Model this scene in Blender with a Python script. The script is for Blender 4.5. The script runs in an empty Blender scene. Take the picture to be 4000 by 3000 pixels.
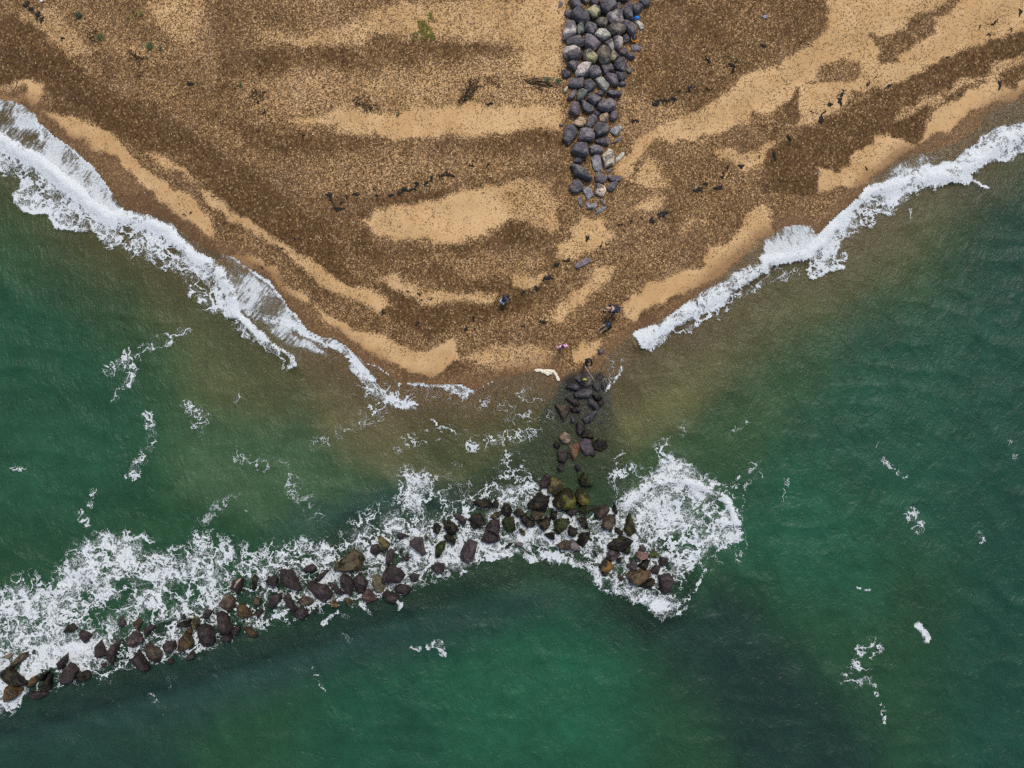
import bpy, bmesh, math, random
import numpy as np
from mathutils import Vector, Matrix, noise as mnoise

random.seed(7)
rng = np.random.default_rng(11)
C = bpy.context.scene.collection
SC = bpy.context.scene
S, H = 55.0, 50.0            # photograph pixels per metre on the sea surface, height of the drone


def W(px, py, z=0.0):
    f = (H - z) / H / S
    return Vector(((px - 2000) * f, (1500 - py) * f, z))


# frames in which places were read off the photograph: origin and enlargement
FR = {'f': (0, 0, .553), '1': (0, 0, 2.212), '2': (1000, 0, 2.212), '3': (2000, 0, 2.212), '4': (3000, 0, 2.212),
      '5': (0, 750, 2.212), '6': (1000, 750, 2.212), '7': (2000, 750, 1.269), '8': (3000, 750, 1.269), 'p': (0, 0, 1.0),
      'A': (2100, 0, 4.148), 'B': (2100, 380, 4.148), 'C': (2100, 700, 4.148), 'D': (1900, 1050, 3.687),
      'E': (2050, 1400, 4.148), 'F': (2050, 1750, 4.148), 'G': (1700, 1850, 3.687), 'H': (1200, 2000, 3.687),
      'I': (800, 2150, 3.687), 'J': (400, 2250, 3.687), 'K': (0, 2400, 3.687), 'R': (2200, 2050, 3.687)}


def P(frame, pts):
    ox, oy, s = FR[frame]
    if isinstance(pts, str):
        pts = [tuple(float(v) for v in q.split(',')) for q in pts.split()]
    return [(ox + x / s, oy + y / s) for x, y in pts]


# ------------------------------------------------------------------ numeric helpers
_tab = rng.random((8, 256, 256)).astype(np.float32)


def vnoise(x, y, k=0):
    t = _tab[k % 8]
    xi = np.floor(x); yi = np.floor(y)
    fx = (x - xi).astype(np.float32); fy = (y - yi).astype(np.float32)
    fx = fx * fx * (3 - 2 * fx); fy = fy * fy * (3 - 2 * fy)
    a = xi.astype(np.int64) & 255; b = yi.astype(np.int64) & 255
    a1 = (a + 1) & 255; b1 = (b + 1) & 255
    return (t[a, b] * (1 - fx) + t[a1, b] * fx) * (1 - fy) + (t[a, b1] * (1 - fx) + t[a1, b1] * fx) * fy


def fbm(x, y, o=4, k=0, g=.5):
    r = 0; a = 1; n = 0
    for i in range(o):
        r = r + a * vnoise(x * 2 ** i + 17.3 * i, y * 2 ** i - 9.1 * i, k + i)
        n += a; a *= g
    return r / n


def sst(a, b, x):
    t = np.clip((x - a) / (b - a), 0, 1)
    return t * t * (3 - 2 * t)


def dist_line(X, Y, pts):
    d = np.full(X.shape, 1e9, np.float32)
    for (x0, y0), (x1, y1) in zip(pts[:-1], pts[1:]):
        dx, dy = x1 - x0, y1 - y0
        t = np.clip(((X - x0) * dx + (Y - y0) * dy) / (dx * dx + dy * dy + 1e-9), 0, 1)
        d = np.minimum(d, np.hypot(X - x0 - t * dx, Y - y0 - t * dy))
    return d


def sd_poly(X, Y, pts):
    c = list(pts) + [pts[0]]
    d = dist_line(X, Y, c)
    ins = np.zeros(X.shape, bool)
    for (x0, y0), (x1, y1) in zip(c[:-1], c[1:]):
        cond = (y0 > Y) != (y1 > Y)
        with np.errstate(divide='ignore', invalid='ignore'):
            xx = (x1 - x0) * (Y - y0) / ((y1 - y0) if y1 != y0 else 1e-9) + x0
        ins ^= cond & (X < xx)
    return np.where(ins, -d, d)


def box(X, Y, pts, m):
    xs = [p[0] for p in pts]; ys = [p[1] for p in pts]
    return np.nonzero((X > min(xs) - m) & (X < max(xs) + m) & (Y > min(ys) - m) & (Y < max(ys) + m))


def paint(F, X, Y, pts, val, soft):
    i = box(X, Y, pts, soft + 5)
    if not len(i[0]):
        return
    t = sst(-soft, soft, -sd_poly(X[i], Y[i], pts))
    if F.ndim == X.ndim:
        F[i] += t * (val - F[i])
    else:
        F[i] += t[:, None] * (np.array(val, np.float32) - F[i])


# ------------------------------------------------------------------ object helpers
def tag(o, label=None, cat=None, group=None, kind=None):
    if label: o['label'] = label
    if cat: o['category'] = cat
    if group: o['group'] = group
    if kind: o['kind'] = kind
    return o


def link(name, me, mat=None, parent=None, loc=None):
    o = bpy.data.objects.new(name, me); C.objects.link(o)
    if mat is not None and me is not None: me.materials.append(mat)
    if parent is not None: o.parent = parent
    if loc is not None: o.location = loc
    return o


def empty(name, loc, rz=0.0):
    o = bpy.data.objects.new(name, None); C.objects.link(o)
    o.location = loc; o.rotation_euler = (0, 0, rz); o.empty_display_size = .2
    return o


def grid_mesh(name, co, quads, smooth=True):
    me = bpy.data.meshes.new(name)
    n, m = len(co), len(quads)
    me.vertices.add(n); me.vertices.foreach_set('co', np.ascontiguousarray(co, np.float32).ravel())
    me.loops.add(m * 4); me.loops.foreach_set('vertex_index', np.ascontiguousarray(quads, np.int32).ravel())
    me.polygons.add(m)
    me.polygons.foreach_set('loop_start', np.arange(0, m * 4, 4, dtype=np.int32))
    me.polygons.foreach_set('loop_total', np.full(m, 4, np.int32))
    if smooth: me.polygons.foreach_set('use_smooth', np.ones(m, bool))
    me.update(calc_edges=True)
    return me


def add_attr(me, name, arr):
    arr = np.ascontiguousarray(arr, np.float32)
    if arr.ndim == 1:
        a = me.attributes.new(name, 'FLOAT', 'POINT'); a.data.foreach_set('value', arr)
    elif arr.shape[1] == 3:
        a = me.attributes.new(name, 'FLOAT_VECTOR', 'POINT'); a.data.foreach_set('vector', arr.ravel())
    else:
        a = me.attributes.new(name, 'FLOAT_COLOR', 'POINT'); a.data.foreach_set('color', arr.ravel())


def sub_grid(X, keep_v):
    """quads of a grid whose four corners are kept, and the renumbering"""
    ny, nx = X.shape
    kq = keep_v[:-1, :-1] & keep_v[1:, :-1] & keep_v[:-1, 1:] & keep_v[1:, 1:]
    j, i = np.nonzero(kq)
    a = j * nx + i
    q = np.stack([a, a + nx, a + nx + 1, a + 1], 1)
    used = np.unique(q)
    re = np.full(nx * ny, -1, np.int64); re[used] = np.arange(len(used))
    return used, re[q]


class NT:
    """small shader-node writer"""
    def __init__(s, name, world=False):
        if world:
            s.m = bpy.data.worlds.new(name); s.m.use_nodes = True
        else:
            s.m = bpy.data.materials.new(name); s.m.use_nodes = True
        s.t = s.m.node_tree; s.t.nodes.clear()

    def n(s, typ, ins=None, **kw):
        nd = s.t.nodes.new(typ)
        for k, v in kw.items(): setattr(nd, k, v)
        for k, v in (ins or {}).items():
            sock = nd.inputs[k]
            if isinstance(v, bpy.types.NodeSocket): s.t.links.new(v, sock)
            else: sock.default_value = v
        return nd

    def math(s, op, a, b=None, c=None, clamp=False):
        i = {0: a}
        if b is not None: i[1] = b
        if c is not None: i[2] = c
        return s.n('ShaderNodeMath', i, operation=op, use_clamp=clamp).outputs[0]

    def mix(s, f, a, b, blend='MIX'):
        nd = s.n('ShaderNodeMix', None, data_type='RGBA', blend_type=blend)
        for sock, v in ((nd.inputs[0], f), (nd.inputs[6], a), (nd.inputs[7], b)):
            if isinstance(v, bpy.types.NodeSocket): s.t.links.new(v, sock)
            else: sock.default_value = v if not isinstance(v, tuple) or len(v) == 4 else (*v, 1)
        return nd.outputs[2]

    def maprange(s, v, a, b, c=0.0, d=1.0, smooth=True):
        return s.n('ShaderNodeMapRange', {'Value': v, 'From Min': a, 'From Max': b, 'To Min': c, 'To Max': d},
                   interpolation_type='SMOOTHSTEP' if smooth else 'LINEAR').outputs[0]

    def noise(s, vec, scale, detail=3.0, rough=.55, dist=0.0, col=False):
        nd = s.n('ShaderNodeTexNoise', {'Vector': vec, 'Scale': scale, 'Detail': detail, 'Roughness': rough, 'Distortion': dist})
        return nd.outputs[1 if col else 0]

    def ramp(s, v, stops, interp='LINEAR'):
        nd = s.n('ShaderNodeValToRGB', {0: v}); e = nd.color_ramp.elements
        nd.color_ramp.interpolation = interp
        while len(e) < len(stops): e.new(.5)
        for k, (p, c) in zip(e, stops):
            k.position = p; k.color = (*c, 1)
        return nd.outputs[0]

    def out(s, surf):
        s.n('ShaderNodeOutputMaterial', {'Surface': surf})
        return s.m


def simple(name, col, rough=.8, var=.25, scale=30.0, bump=.0):
    t = NT(name)
    g = t.n('ShaderNodeNewGeometry').outputs['Position']
    nz = t.noise(g, scale, 3)
    f = t.maprange(nz, .3, .7, 1 - var, 1 + var, False)
    c = t.mix(1.0, (*col, 1), f, 'MULTIPLY')
    b = t.n('ShaderNodeBsdfPrincipled', {'Base Color': c, 'Roughness': rough})
    return t.out(b.outputs[0])


# ------------------------------------------------------------------ the shore, read off the photograph
SHORE = [(-900, -150), (-300, 250), (0, 382), (59, 398), (108, 420), (140, 443), (154, 479), (181, 497), (217, 533), (253, 556), (289, 583),
         (325, 615), (362, 646), (393, 687), (425, 728), (436, 746), (484, 800), (560, 830), (655, 850), (700, 890), (760, 940), (845, 985),
         (905, 1000), (1000, 1060), (1050, 1087), (1081, 1132), (1113, 1173), (1127, 1205), (1158, 1225), (1181, 1261), (1203, 1288),
         (1253, 1315), (1307, 1324), (1348, 1347), (1384, 1383), (1429, 1415), (1475, 1428), (1520, 1460), (1556, 1496), (1640, 1496),
         (1733, 1504), (1800, 1499), (1851, 1526), (1917, 1490), (2061, 1447), (2140, 1450), (2185, 1486), (2230, 1500), (2270, 1490), (2330, 1440),
         (2370, 1390), (2420, 1340), (2481, 1291), (2622, 1225), (2700, 1165), (2767, 1115), (2893, 1008), (2966, 935), (3074, 882),
         (3165, 880), (3190, 920), (3237, 866), (3345, 774), (3400, 700), (3480, 640), (3560, 600), (3640, 590), (3725, 560), (3797, 515),
         (3860, 440), (3920, 405), (4000, 378), (4300, 250), (5000, 0)]
LAND = SHORE + [(5000, -6000), (-900, -6000)]
REEFBED = [P('f', '1185,940 1215,880 1240,840 1285,840 1300,900 1320,960 1350,1040 1390,1130 1450,1180 1490,1260 1470,1330 1400,1360 1330,1310 1290,1250 '
                  '1150,1230 1000,1280 850,1330 700,1380 520,1430 330,1490 150,1540 -100,1600 -100,1480 100,1420 300,1370 480,1310 640,1210 '
                  '760,1130 900,1090 1060,1040')]
SHELF = [P('f', '640,720 720,800 800,880 860,930 900,1000 1010,1040 1120,1010 1180,960 1200,900 1210,830 1100,790 900,800 760,720'),
         P('f', '1310,880 1350,780 1390,740 1440,740 1420,800 1370,860')]


def axis(lo, hi, step, margin, far):
    a = np.arange(lo - margin, hi + margin + 1, step)
    g = step * 1.35 ** np.arange(1, 24)
    g = np.cumsum(g); g = g[g < far]
    return np.concatenate([(a[0] - g)[::-1], a, a[-1] + g])


GX, GY = np.meshgrid(axis(0, 4000, 6, 420, 7000), axis(0, 3000, 6, 420, 7000))   # photograph pixels on the plane z = 0
GX = GX.astype(np.float32); GY = GY.astype(np.float32)
WPX = GX + 34 * (fbm(GX / 150, GY / 150, 3, 1) - .5) * 2 + 16 * (fbm(GX / 36, GY / 36, 2, 2) - .5) * 2
WPY = GY + 34 * (fbm(GX / 150 + 50, GY / 150, 3, 3) - .5) * 2 + 16 * (fbm(GX / 36 + 50, GY / 36, 2, 4) - .5) * 2
# signed distance to the swash edge in metres, + on land
SD = -sd_poly(GX, GY, LAND) / S
reef = np.clip(1 - np.maximum(sd_poly(GX, GY, REEFBED[0]), 0) / 85, 0, 1)
reef *= .55 + .9 * fbm(GX / 60, GY / 60, 3, 5)
shelf = np.maximum(np.clip(1 - np.maximum(sd_poly(WPX, WPY, SHELF[0]), 0) / 150, 0, 1),
                   np.clip(1 - np.maximum(sd_poly(WPX, WPY, SHELF[1]), 0) / 90, 0, 1))
reef = np.clip(reef, 0, 1); shelf = shelf * shelf * (3 - 2 * shelf)
dsea = np.maximum(-SD, 0)
depth = .012 + .03 * dsea + .0085 * np.maximum(dsea - 1.5, 0) ** 1.7
depth = np.minimum(depth, 2.6)
depth = depth * (1 - shelf) + np.minimum(depth, .05 + .035 * dsea) * shelf
depth = np.where(reef > .02, np.minimum(depth, depth * (1 - reef) + .45 * reef), depth)
land = np.maximum(SD, 0)
zl = 1.15 * (1 - np.exp(-land / 9.0)) + .05 * np.minimum(land, .6) + .10 * (fbm(GX / 260, GY / 260, 3, 6) - .5) * sst(.5, 4, land)
# low shingle ridges (berms) that run along the shore
zl = zl + .05 * np.sin(land * 1.9 + 2.5 * fbm(GX / 400, GY / 400, 2, 7)) * sst(1, 3, land) * sst(22, 8, land)
Z = np.where(SD > 0, zl, -depth).astype(np.float32)
wx = (GX - 2000) / S; wy = (1500 - GY) / S
# where each point of the ground shows in the photograph (it stands above the sea plane)
k = H / (H - np.maximum(Z, 0))
QX = 2000 + (WPX - 2000) * k; QY = 1500 + (WPY - 1500) * k

# ---- shingle (1) against bare sand (0)
D = np.full(GX.shape, .72, np.float32)
for fr, pts, v, soft in [
    ('f', '-40,40 70,60 150,130 250,200 400,290 560,400 680,470 760,560 800,640 720,640 620,560 480,470 400,360 300,320 200,260 120,230 60,190 -40,180', .96, 60),
    ('f', '20,20 90,20 150,60 190,110 140,120 60,60', .35, 25),
    ('f', '310,-10 430,-10 440,70 420,120 380,90 320,40', .33, 40),
    ('f', '170,60 310,90 420,110 420,150 330,140 220,110', .55, 40),
    ('f', '440,-10 620,-10 570,60 470,75', .8, 40),
    ('f', '560,80 700,55 850,10 1215,-10 1215,98 1000,92 800,86 620,98', .27, 40),
    ('f', '610,0 760,0 720,55 640,60', .62, 35),
    ('f', '480,115 620,100 800,90 1000,96 1220,104 1220,122 1000,132 800,150 560,150 480,200', .84, 26),
    ('f', '520,165 800,150 1000,140 1215,128 1215,235 1000,230 800,240 640,240 560,215', .46, 60),
    ('f', '1120,-10 1218,-10 1218,170 1120,170', .2, 40),
    ('f', '630,255 760,238 1000,228 1215,240 1215,286 1020,296 920,308 850,300 780,285 700,272', .1, 26),
    ('f', '430,230 520,250 600,275 760,292 880,316 1000,296 1230,290 1230,330 1100,340 900,340 700,360 560,330', .86, 35),
    ('f', '620,340 800,320 1100,330 1160,370 1060,380 960,410 800,440 700,400', .6, 60),
    ('f', '640,420 800,430 960,400 1080,370 1230,330 1230,400 1100,385 960,420 830,450 780,500 860,528 960,530 1060,505 1160,455 1220,470 1200,560 1190,630 1000,640 880,600 800,560 700,500', .84, 26),
    ('f', '780,482 830,450 960,420 1060,390 1130,385 1180,410 1150,450 1050,498 960,522 860,518 800,500', .08, 18),
    ('f', '1090,395 1200,385 1215,440 1180,500 1120,470', .34, 24),
    ('f', '930,545 1120,530 1190,560 1140,610 1000,600', .64, 40),
    ('6', '950,720 1150,720 1350,770 1450,840 1700,890 2000,890 2120,880 2080,930 1900,960 1700,970 1500,960 1300,890 1150,810', .12, 24),
    ('6', '1000,780 1180,840 1350,920 1550,985 1800,985 2110,935 2400,820 2400,1000 2000,1120 1700,1170 1600,1230 1300,1180 1100,1060 1150,960', .92, 30),
    ('5', '1730,10 1900,75 2212,290 2212,375 2050,270 1800,90', .08, 18),
    ('6', '-10,285 200,430 400,545 620,670 800,790 1000,850 1110,960 1200,1040 1100,1060 950,990 800,930 620,830 480,730 200,520 -10,370', .08, 22),
    ('1', '1240,1300 1350,1330 1560,1480 1750,1650 1640,1600 1400,1440', .14, 20),
    ('1', '430,975 600,1000 720,1030 820,1080 1000,1190 1040,1290 1200,1420 1380,1540 1540,1670 1300,1670 1100,1480 900,1350 700,1200 560,1120 440,1020', .05, 16),
    ('1', '-30,700 150,720 280,760 330,850 340,960 200,880 -30,830', .3, 20),
    ('1', '130,720 240,740 310,800 340,930 250,880 200,790', .08, 14),
    ('1', '60,760 180,770 230,830 120,820', .8, 14),
    ('5', '1310,-10 1570,-10 1710,120 1860,240 1910,330 1880,410 1780,350 1600,230 1450,130', .05, 16),
    ('5', '1000,0 1310,0 1450,150 1600,240 1800,400 2000,540 1950,560 1800,560 1500,380 1300,230 1080,200', .9, 20),
    ('5', '2000,520 2212,560 2212,690 2100,620', .1, 14),
    ('6', '-10,575 100,640 230,750 380,860 440,930 400,950 250,840 120,730 -10,640', .1, 14),
    ('6', '480,955 560,1000 700,1100 850,1180 1050,1240 1250,1300 1450,1340 1650,1310 1710,1380 1700,1480 1620,1560 1480,1610 1350,1580 1200,1500 1000,1420 880,1350 780,1250 620,1130', .05, 15),
    ('6', '1200,1540 1480,1625 1620,1570 1700,1490 1760,1500 1800,1600 1600,1650 1300,1640', .9, 14),
    ('6', '1700,1330 1850,1330 1800,1480 1740,1500 1680,1420', .72, 18),
    ('6', '1850,1400 2000,1380 2230,1350 2230,1560 1900,1540 1800,1450', .24, 26),
    ('D', '80,1130 400,1090 800,1090 1000,1150 900,1400 500,1480 80,1500', .3, 24),
    ('D', '1200,1180 1330,1000 1620,990 1660,1080 1450,1270 1250,1330', .1, 15),
    ('D', '450,90 880,90 700,260 520,270', .12, 14),
    ('D', '920,690 1180,450 1350,280 1450,150 1600,-30 1930,-30 1850,130 1600,300 1400,450 1150,650 1000,710', .14, 20),
    ('D', '1990,480 2120,370 2230,300 2230,560 2100,720 2030,720', .06, 16),
    ('C', '700,640 900,700 1300,950 1250,1000 900,1200 600,1260 300,1260 270,1100 600,950', .14, 16),
    ('C', '100,600 300,560 400,800 350,900 150,900', .2, 14),
    ('C', '1600,330 2090,180 2090,480 1500,520', .26, 24),
    ('C', '1000,640 1500,640 2074,540 2074,900 1600,1000 1300,900', .7, 24),
    # east of the rock groyne
    ('f', '1395,-20 1800,-20 1772,60 1700,120 1600,180 1480,240 1380,275 1350,200', .8, 22),
    ('f', '1340,190 1480,240 1400,290 1350,300', .55, 24),
    ('3', '2250,610 1990,700 1750,840 1450,960 1250,1130 1050,1290 900,1500 1000,1560 1200,1300 1300,1220 1500,1190 1730,1100 1830,1150 1900,1100 2050,1010 2080,930 2250,920', .14, 16),
    ('3', '1760,1270 1850,1280 2050,1330 2250,1220 2250,1400 2000,1450 1900,1400 1800,1350', .14, 16),
    ('3', '1230,1400 1380,1560 1300,1600 1150,1600 1000,1560', .26, 20),
    ('4', '550,-20 2260,-20 2260,230 1700,430 1300,640 1050,790 700,800 600,950 430,1080 250,1100 250,850 290,740 160,860 0,900 -20,620 250,500 400,320 500,170', .12, 16),
    ('4', '870,270 1100,260 1250,150 1450,80 1550,-20 1690,-20 1560,160 1400,150 1400,280 1250,390 1160,450 1150,560 1000,580 960,480 940,330', .78, 14),
    ('4', '440,600 560,520 770,480 770,650 640,700 500,690 360,720', .72, 16),
    ('4', '160,860 290,750 270,850 250,960 230,1100 0,1230 -20,910 80,920', .86, 12),
    ('4', '2260,225 1900,380 1600,500 1300,650 1050,800 700,920 560,1050 300,1130 -40,1360 -40,1700 430,1700 440,1430 600,1480 720,1400 760,1280 900,1240 920,1150 1050,1150 1100,1010 1400,880 1300,840 1720,680 1950,560 2260,430', .9, 14),
    ('4', '1100,920 1380,860 1400,900 1200,990 1040,1060', .4, 14),
    ('4', '1300,850 1500,790 1720,680 1900,640 1950,560 2260,440 2260,540 2050,640 1900,690 1700,790 1560,860 1420,890', .3, 14),
    ('4', '1050,1060 1250,980 1390,910 1370,1000 1300,1180 1270,1260 1180,1240 1050,1150', .95, 10),
    ('4', '1480,830 1720,730 1900,660 1900,690 1700,800 1550,870', .82, 10),
    ('4', '1990,610 2100,570 2260,560 2260,700 2150,730', .86, 12),
    ('4', '430,1440 600,1480 730,1400 760,1280 920,1230 930,1140 1060,1160 1200,1260 1290,1250 1380,1020 1400,920 1560,880 1720,800 1950,660 2140,740 2260,690 2260,780 2000,850 1750,980 1500,1130 1300,1260 1100,1400 900,1500 700,1659 430,1659', .05, 10),
    ('7', '1270,90 1190,95 1160,170 1110,220 1060,260 980,265 930,330 900,370 800,395 740,460 690,470 630,530 575,545 570,600 590,640 700,580 850,520 1000,420 1150,320 1290,240', .07, 12),
    ('7', '820,180 1030,110 1000,150 830,240', .42, 18),
    ('7', '590,640 700,600 840,500 860,540 740,610 610,700', .9, 12),
]:
    paint(D, QX, QY, P(fr, pts), v, soft * (.6 if soft < 31 else .8))
D += .24 * (fbm(GX / 90, GY / 90, 4, 2) - .5) + .16 * (fbm(GX / 22, GY / 22, 3, 3) - .5)
D = np.clip(D, 0, 1)
# the wash has turned the strip at the sea's edge into darker, wet sand
wet = sst(1.25, .15, SD + .5 * (fbm(GX / 70, GY / 70, 3, 4) - .5))
paint(wet, QX, QY, P('4', '2260,760 2000,860 1750,990 1500,1140 1300,1280 1000,1440 700,1600 600,1750 1200,1750 1700,1300 2260,1000'), .92, 16)
paint(wet, QX, QY, P('5', '1000,0 1310,40 1450,170 1600,260 1800,400 1960,540 1900,600 1500,420 1000,300'), .85, 22)
paint(wet, QX, QY, P('1', '-20,840 150,850 300,920 420,1040 560,1130 800,1260 1050,1480 1250,1660 900,1660 500,1200 200,900'), .8, 18)
D = np.where(SD < .1, np.maximum(D, .62 * sst(0, -2, SD) + .25), D)
dark = np.maximum(sst(.08, .5, reef), 0)                              # boulder bed of the reef
tint = fbm(GX / 300, GY / 300, 3, 6)
grey = sst(.5, .7, fbm(GX / 120 + 9, GY / 120, 4, 7))
co = np.stack([wx, wy, Z], -1).reshape(-1, 3)
ny, nx = GX.shape
used, quads = sub_grid(GX, np.ones(GX.shape, bool))
me = grid_mesh('beach', co, quads)
add_attr(me, 'mask', np.stack([D, wet, grey, dark], -1).reshape(-1, 4))

t = NT('beach_shingle')
pos = t.n('ShaderNodeNewGeometry').outputs['Position']
at = t.n('ShaderNodeAttribute', attribute_name='mask')
sep = t.n('ShaderNodeSeparateColor', {0: at.outputs['Color']})
dens, wetv, greyv = sep.outputs[0], sep.outputs[1], sep.outputs[2]
reefv = at.outputs['Alpha']
wob = t.noise(pos, 9.0, 2, col=True)
p2 = t.n('ShaderNodeVectorMath', {0: pos, 1: t.n('ShaderNodeVectorMath', {0: wob, 3: .07}, operation='SCALE').outputs[0]}, operation='ADD').outputs[0]
vor = t.n('ShaderNodeTexVoronoi', {'Vector': p2, 'Scale': 19.0, 'Randomness': 1.0}, voronoi_dimensions='2D', feature='F1')
vc = t.n('ShaderNodeSeparateColor', {0: vor.outputs['Color']})
vor2 = t.n('ShaderNodeTexVoronoi', {'Vector': p2, 'Scale': 10.5, 'Randomness': 1.0}, voronoi_dimensions='2D', feature='F1')
vc2 = t.n('ShaderNodeSeparateColor', {0: vor2.outputs['Color']})
# a cell holds a stone where its random number lies under the local share of shingle
isst = t.maprange(t.math('SUBTRACT', t.math('MULTIPLY', dens, 1.12), vc.outputs[0]), -.06, .06)
isst2 = t.maprange(t.math('SUBTRACT', t.math('MULTIPLY', dens, .8), vc2.outputs[0]), -.05, .05)
stone = t.ramp(vc.outputs[1], [(0, (.024, .014, .006)), (.22, (.055, .032, .013)), (.45, (.12, .071, .030)), (.64, (.20, .125, .057)),
                               (.78, (.09, .056, .026)), (.9, (.31, .21, .11)), (1, (.47, .36, .23))])
stone2 = t.ramp(vc2.outputs[1], [(0, (.036, .02, .009)), (.3, (.08, .047, .02)), (.55, (.16, .098, .044)), (.75, (.085, .052, .024)), (.92, (.26, .175, .09)), (1, (.42, .32, .21))])
stone = t.mix(.4, stone, stone2)
gcol = t.mix(1.0, stone, (1.12, 1.02, 1.02, 1), 'MULTIPLY')
gcol = t.mix(.28, gcol, (.24, .19, .165, 1))
stone = t.mix(t.math('MULTIPLY', greyv, .5), stone, gcol)
# heaped shingle is darker and browner than a thin scatter
stone = t.mix(t.maprange(dens, .7, .98), stone, t.mix(1.0, stone, (.60, .54, .47, 1), 'MULTIPLY'))
n1 = t.noise(pos, .55, 4)
n2 = t.noise(pos, 26.0, 3, .7)
sand = t.mix(t.maprange(n1, .35, .65), (.47, .315, .165, 1), (.55, .39, .225, 1))
sand = t.mix(1.0, sand, t.maprange(n2, .25, .75, .80, 1.2, False), 'MULTIPLY')
base = t.mix(isst, sand, stone)
base = t.mix(t.math('MULTIPLY', isst2, .55), base, stone2)
pale = t.math('GREATER_THAN', vc.outputs[2], 0.9985)
base = t.mix(pale, base, (.62, .57, .49, 1))
wetc = t.mix(1.0, t.mix(.45, base, (.32, .21, .115, 1)), (.62, .56, .50, 1), 'MULTIPLY')
base = t.mix(t.math('MULTIPLY', wetv, .9), base, wetc)
base = t.mix(reefv, base, t.mix(t.noise(pos, 2.3, 4), (.012, .014, .015, 1), (.034, .034, .034, 1)))
base = t.mix(1.0, base, (1.08, 1.0, .86, 1), 'MULTIPLY')
bh = t.math('MULTIPLY', t.math('SUBTRACT', .6, vor.outputs['Distance']), isst)
bmp = t.n('ShaderNodeBump', {'Height': t.math('ADD', bh, t.math('MULTIPLY', n2, .35)), 'Strength': .55, 'Distance': .035})
b = t.n('ShaderNodeBsdfPrincipled', {'Base Color': base, 'Roughness': t.maprange(wetv, 0, 1, .95, .45, False), 'Specular IOR Level': .25,
                                     'Normal': bmp.outputs[0]})
o = link('beach', me, t.out(b.outputs[0]))
tag(o, 'tan sand and brown shingle beach running down under the green sea', kind='structure')

# ------------------------------------------------------------------ waves: lines of the breakers
def L(fr, s): return P(fr, s)


CRESTS = [(L('p', '-80,490 0,545 70,585 140,625 210,672 280,730 340,780 400,828 430,850'), .2, 30),
          (L('p', '484,852 560,865 660,898 678,930 720,970 768,1003 845,1057 904,1134 915,1180 918,1216 960,1255 995,1292 1045,1335 1136,1397 1158,1428'), .16, 26),
          (L('p', '2500,1345 2583,1290 2650,1250 2709,1210 2788,1165 2827,1140 2890,1100 2946,1070 3000,1022 3079,1000 3150,994 3197,947 3260,884 3315,813 3362,766 3452,735 3543,710 3620,690 3700,690 3760,665 3830,610 3904,570 4080,500'), .18, 28),
          (L('f', '1350,1085 1400,1048 1460,1033 1520,1052 1570,1082 1592,1125'), .14, 20)]


def swell(px, py):
    x = (px - 2000) / S; y = (1500 - py) / S
    wxn = x + 2.2 * fbm(x / 9, y / 9, 2, 1); wyn = y + 2.2 * fbm(x / 9 + 31, y / 9, 2, 2)
    h = 0
    for amp, lam, ang, k in ((.10, 7.5, 62, 0), (.085, 3.6, 40, 1), (.06, 2.3, 85, 2)):
        a = math.radians(ang)
        u = (wxn * math.cos(a) + wyn * math.sin(a)) / lam; v = (-wxn * math.sin(a) + wyn * math.cos(a)) / (lam * 2.2)
        n = vnoise(u * 1.6 + 13 * k, v * 1.6, k)
        h = h + amp * (1 - np.abs(2 * n - 1)) * 1.3
    h = h + .03 * (fbm(x / 1.1, y / 1.1, 3, 5) - .5)
    return h - .14


def water_z(px, py, sd):
    """height of the sea: swell away from the beach and the breakers' ridges"""
    calm = sst(.2, 5.0, -sd)
    z = swell(px, py) * (.12 + .88 * calm)
    for ln, h, w in CRESTS:
        i = box(px, py, ln, 130)
        if len(i[0]):
            d = dist_line(px[i] + 10 * (fbm(px[i] / 40, py[i] / 40, 2, 3) - .5), py[i], ln)
            z[i] += h * np.exp(-(d / w) ** 2) * (.6 + .8 * fbm(px[i] / 30, py[i] / 30, 3, 6))
    return z.astype(np.float32)


WZ = water_z(GX, GY, SD)
WZ = np.maximum(WZ, np.minimum(Z + .012, .05))
keep = SD < .02
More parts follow.
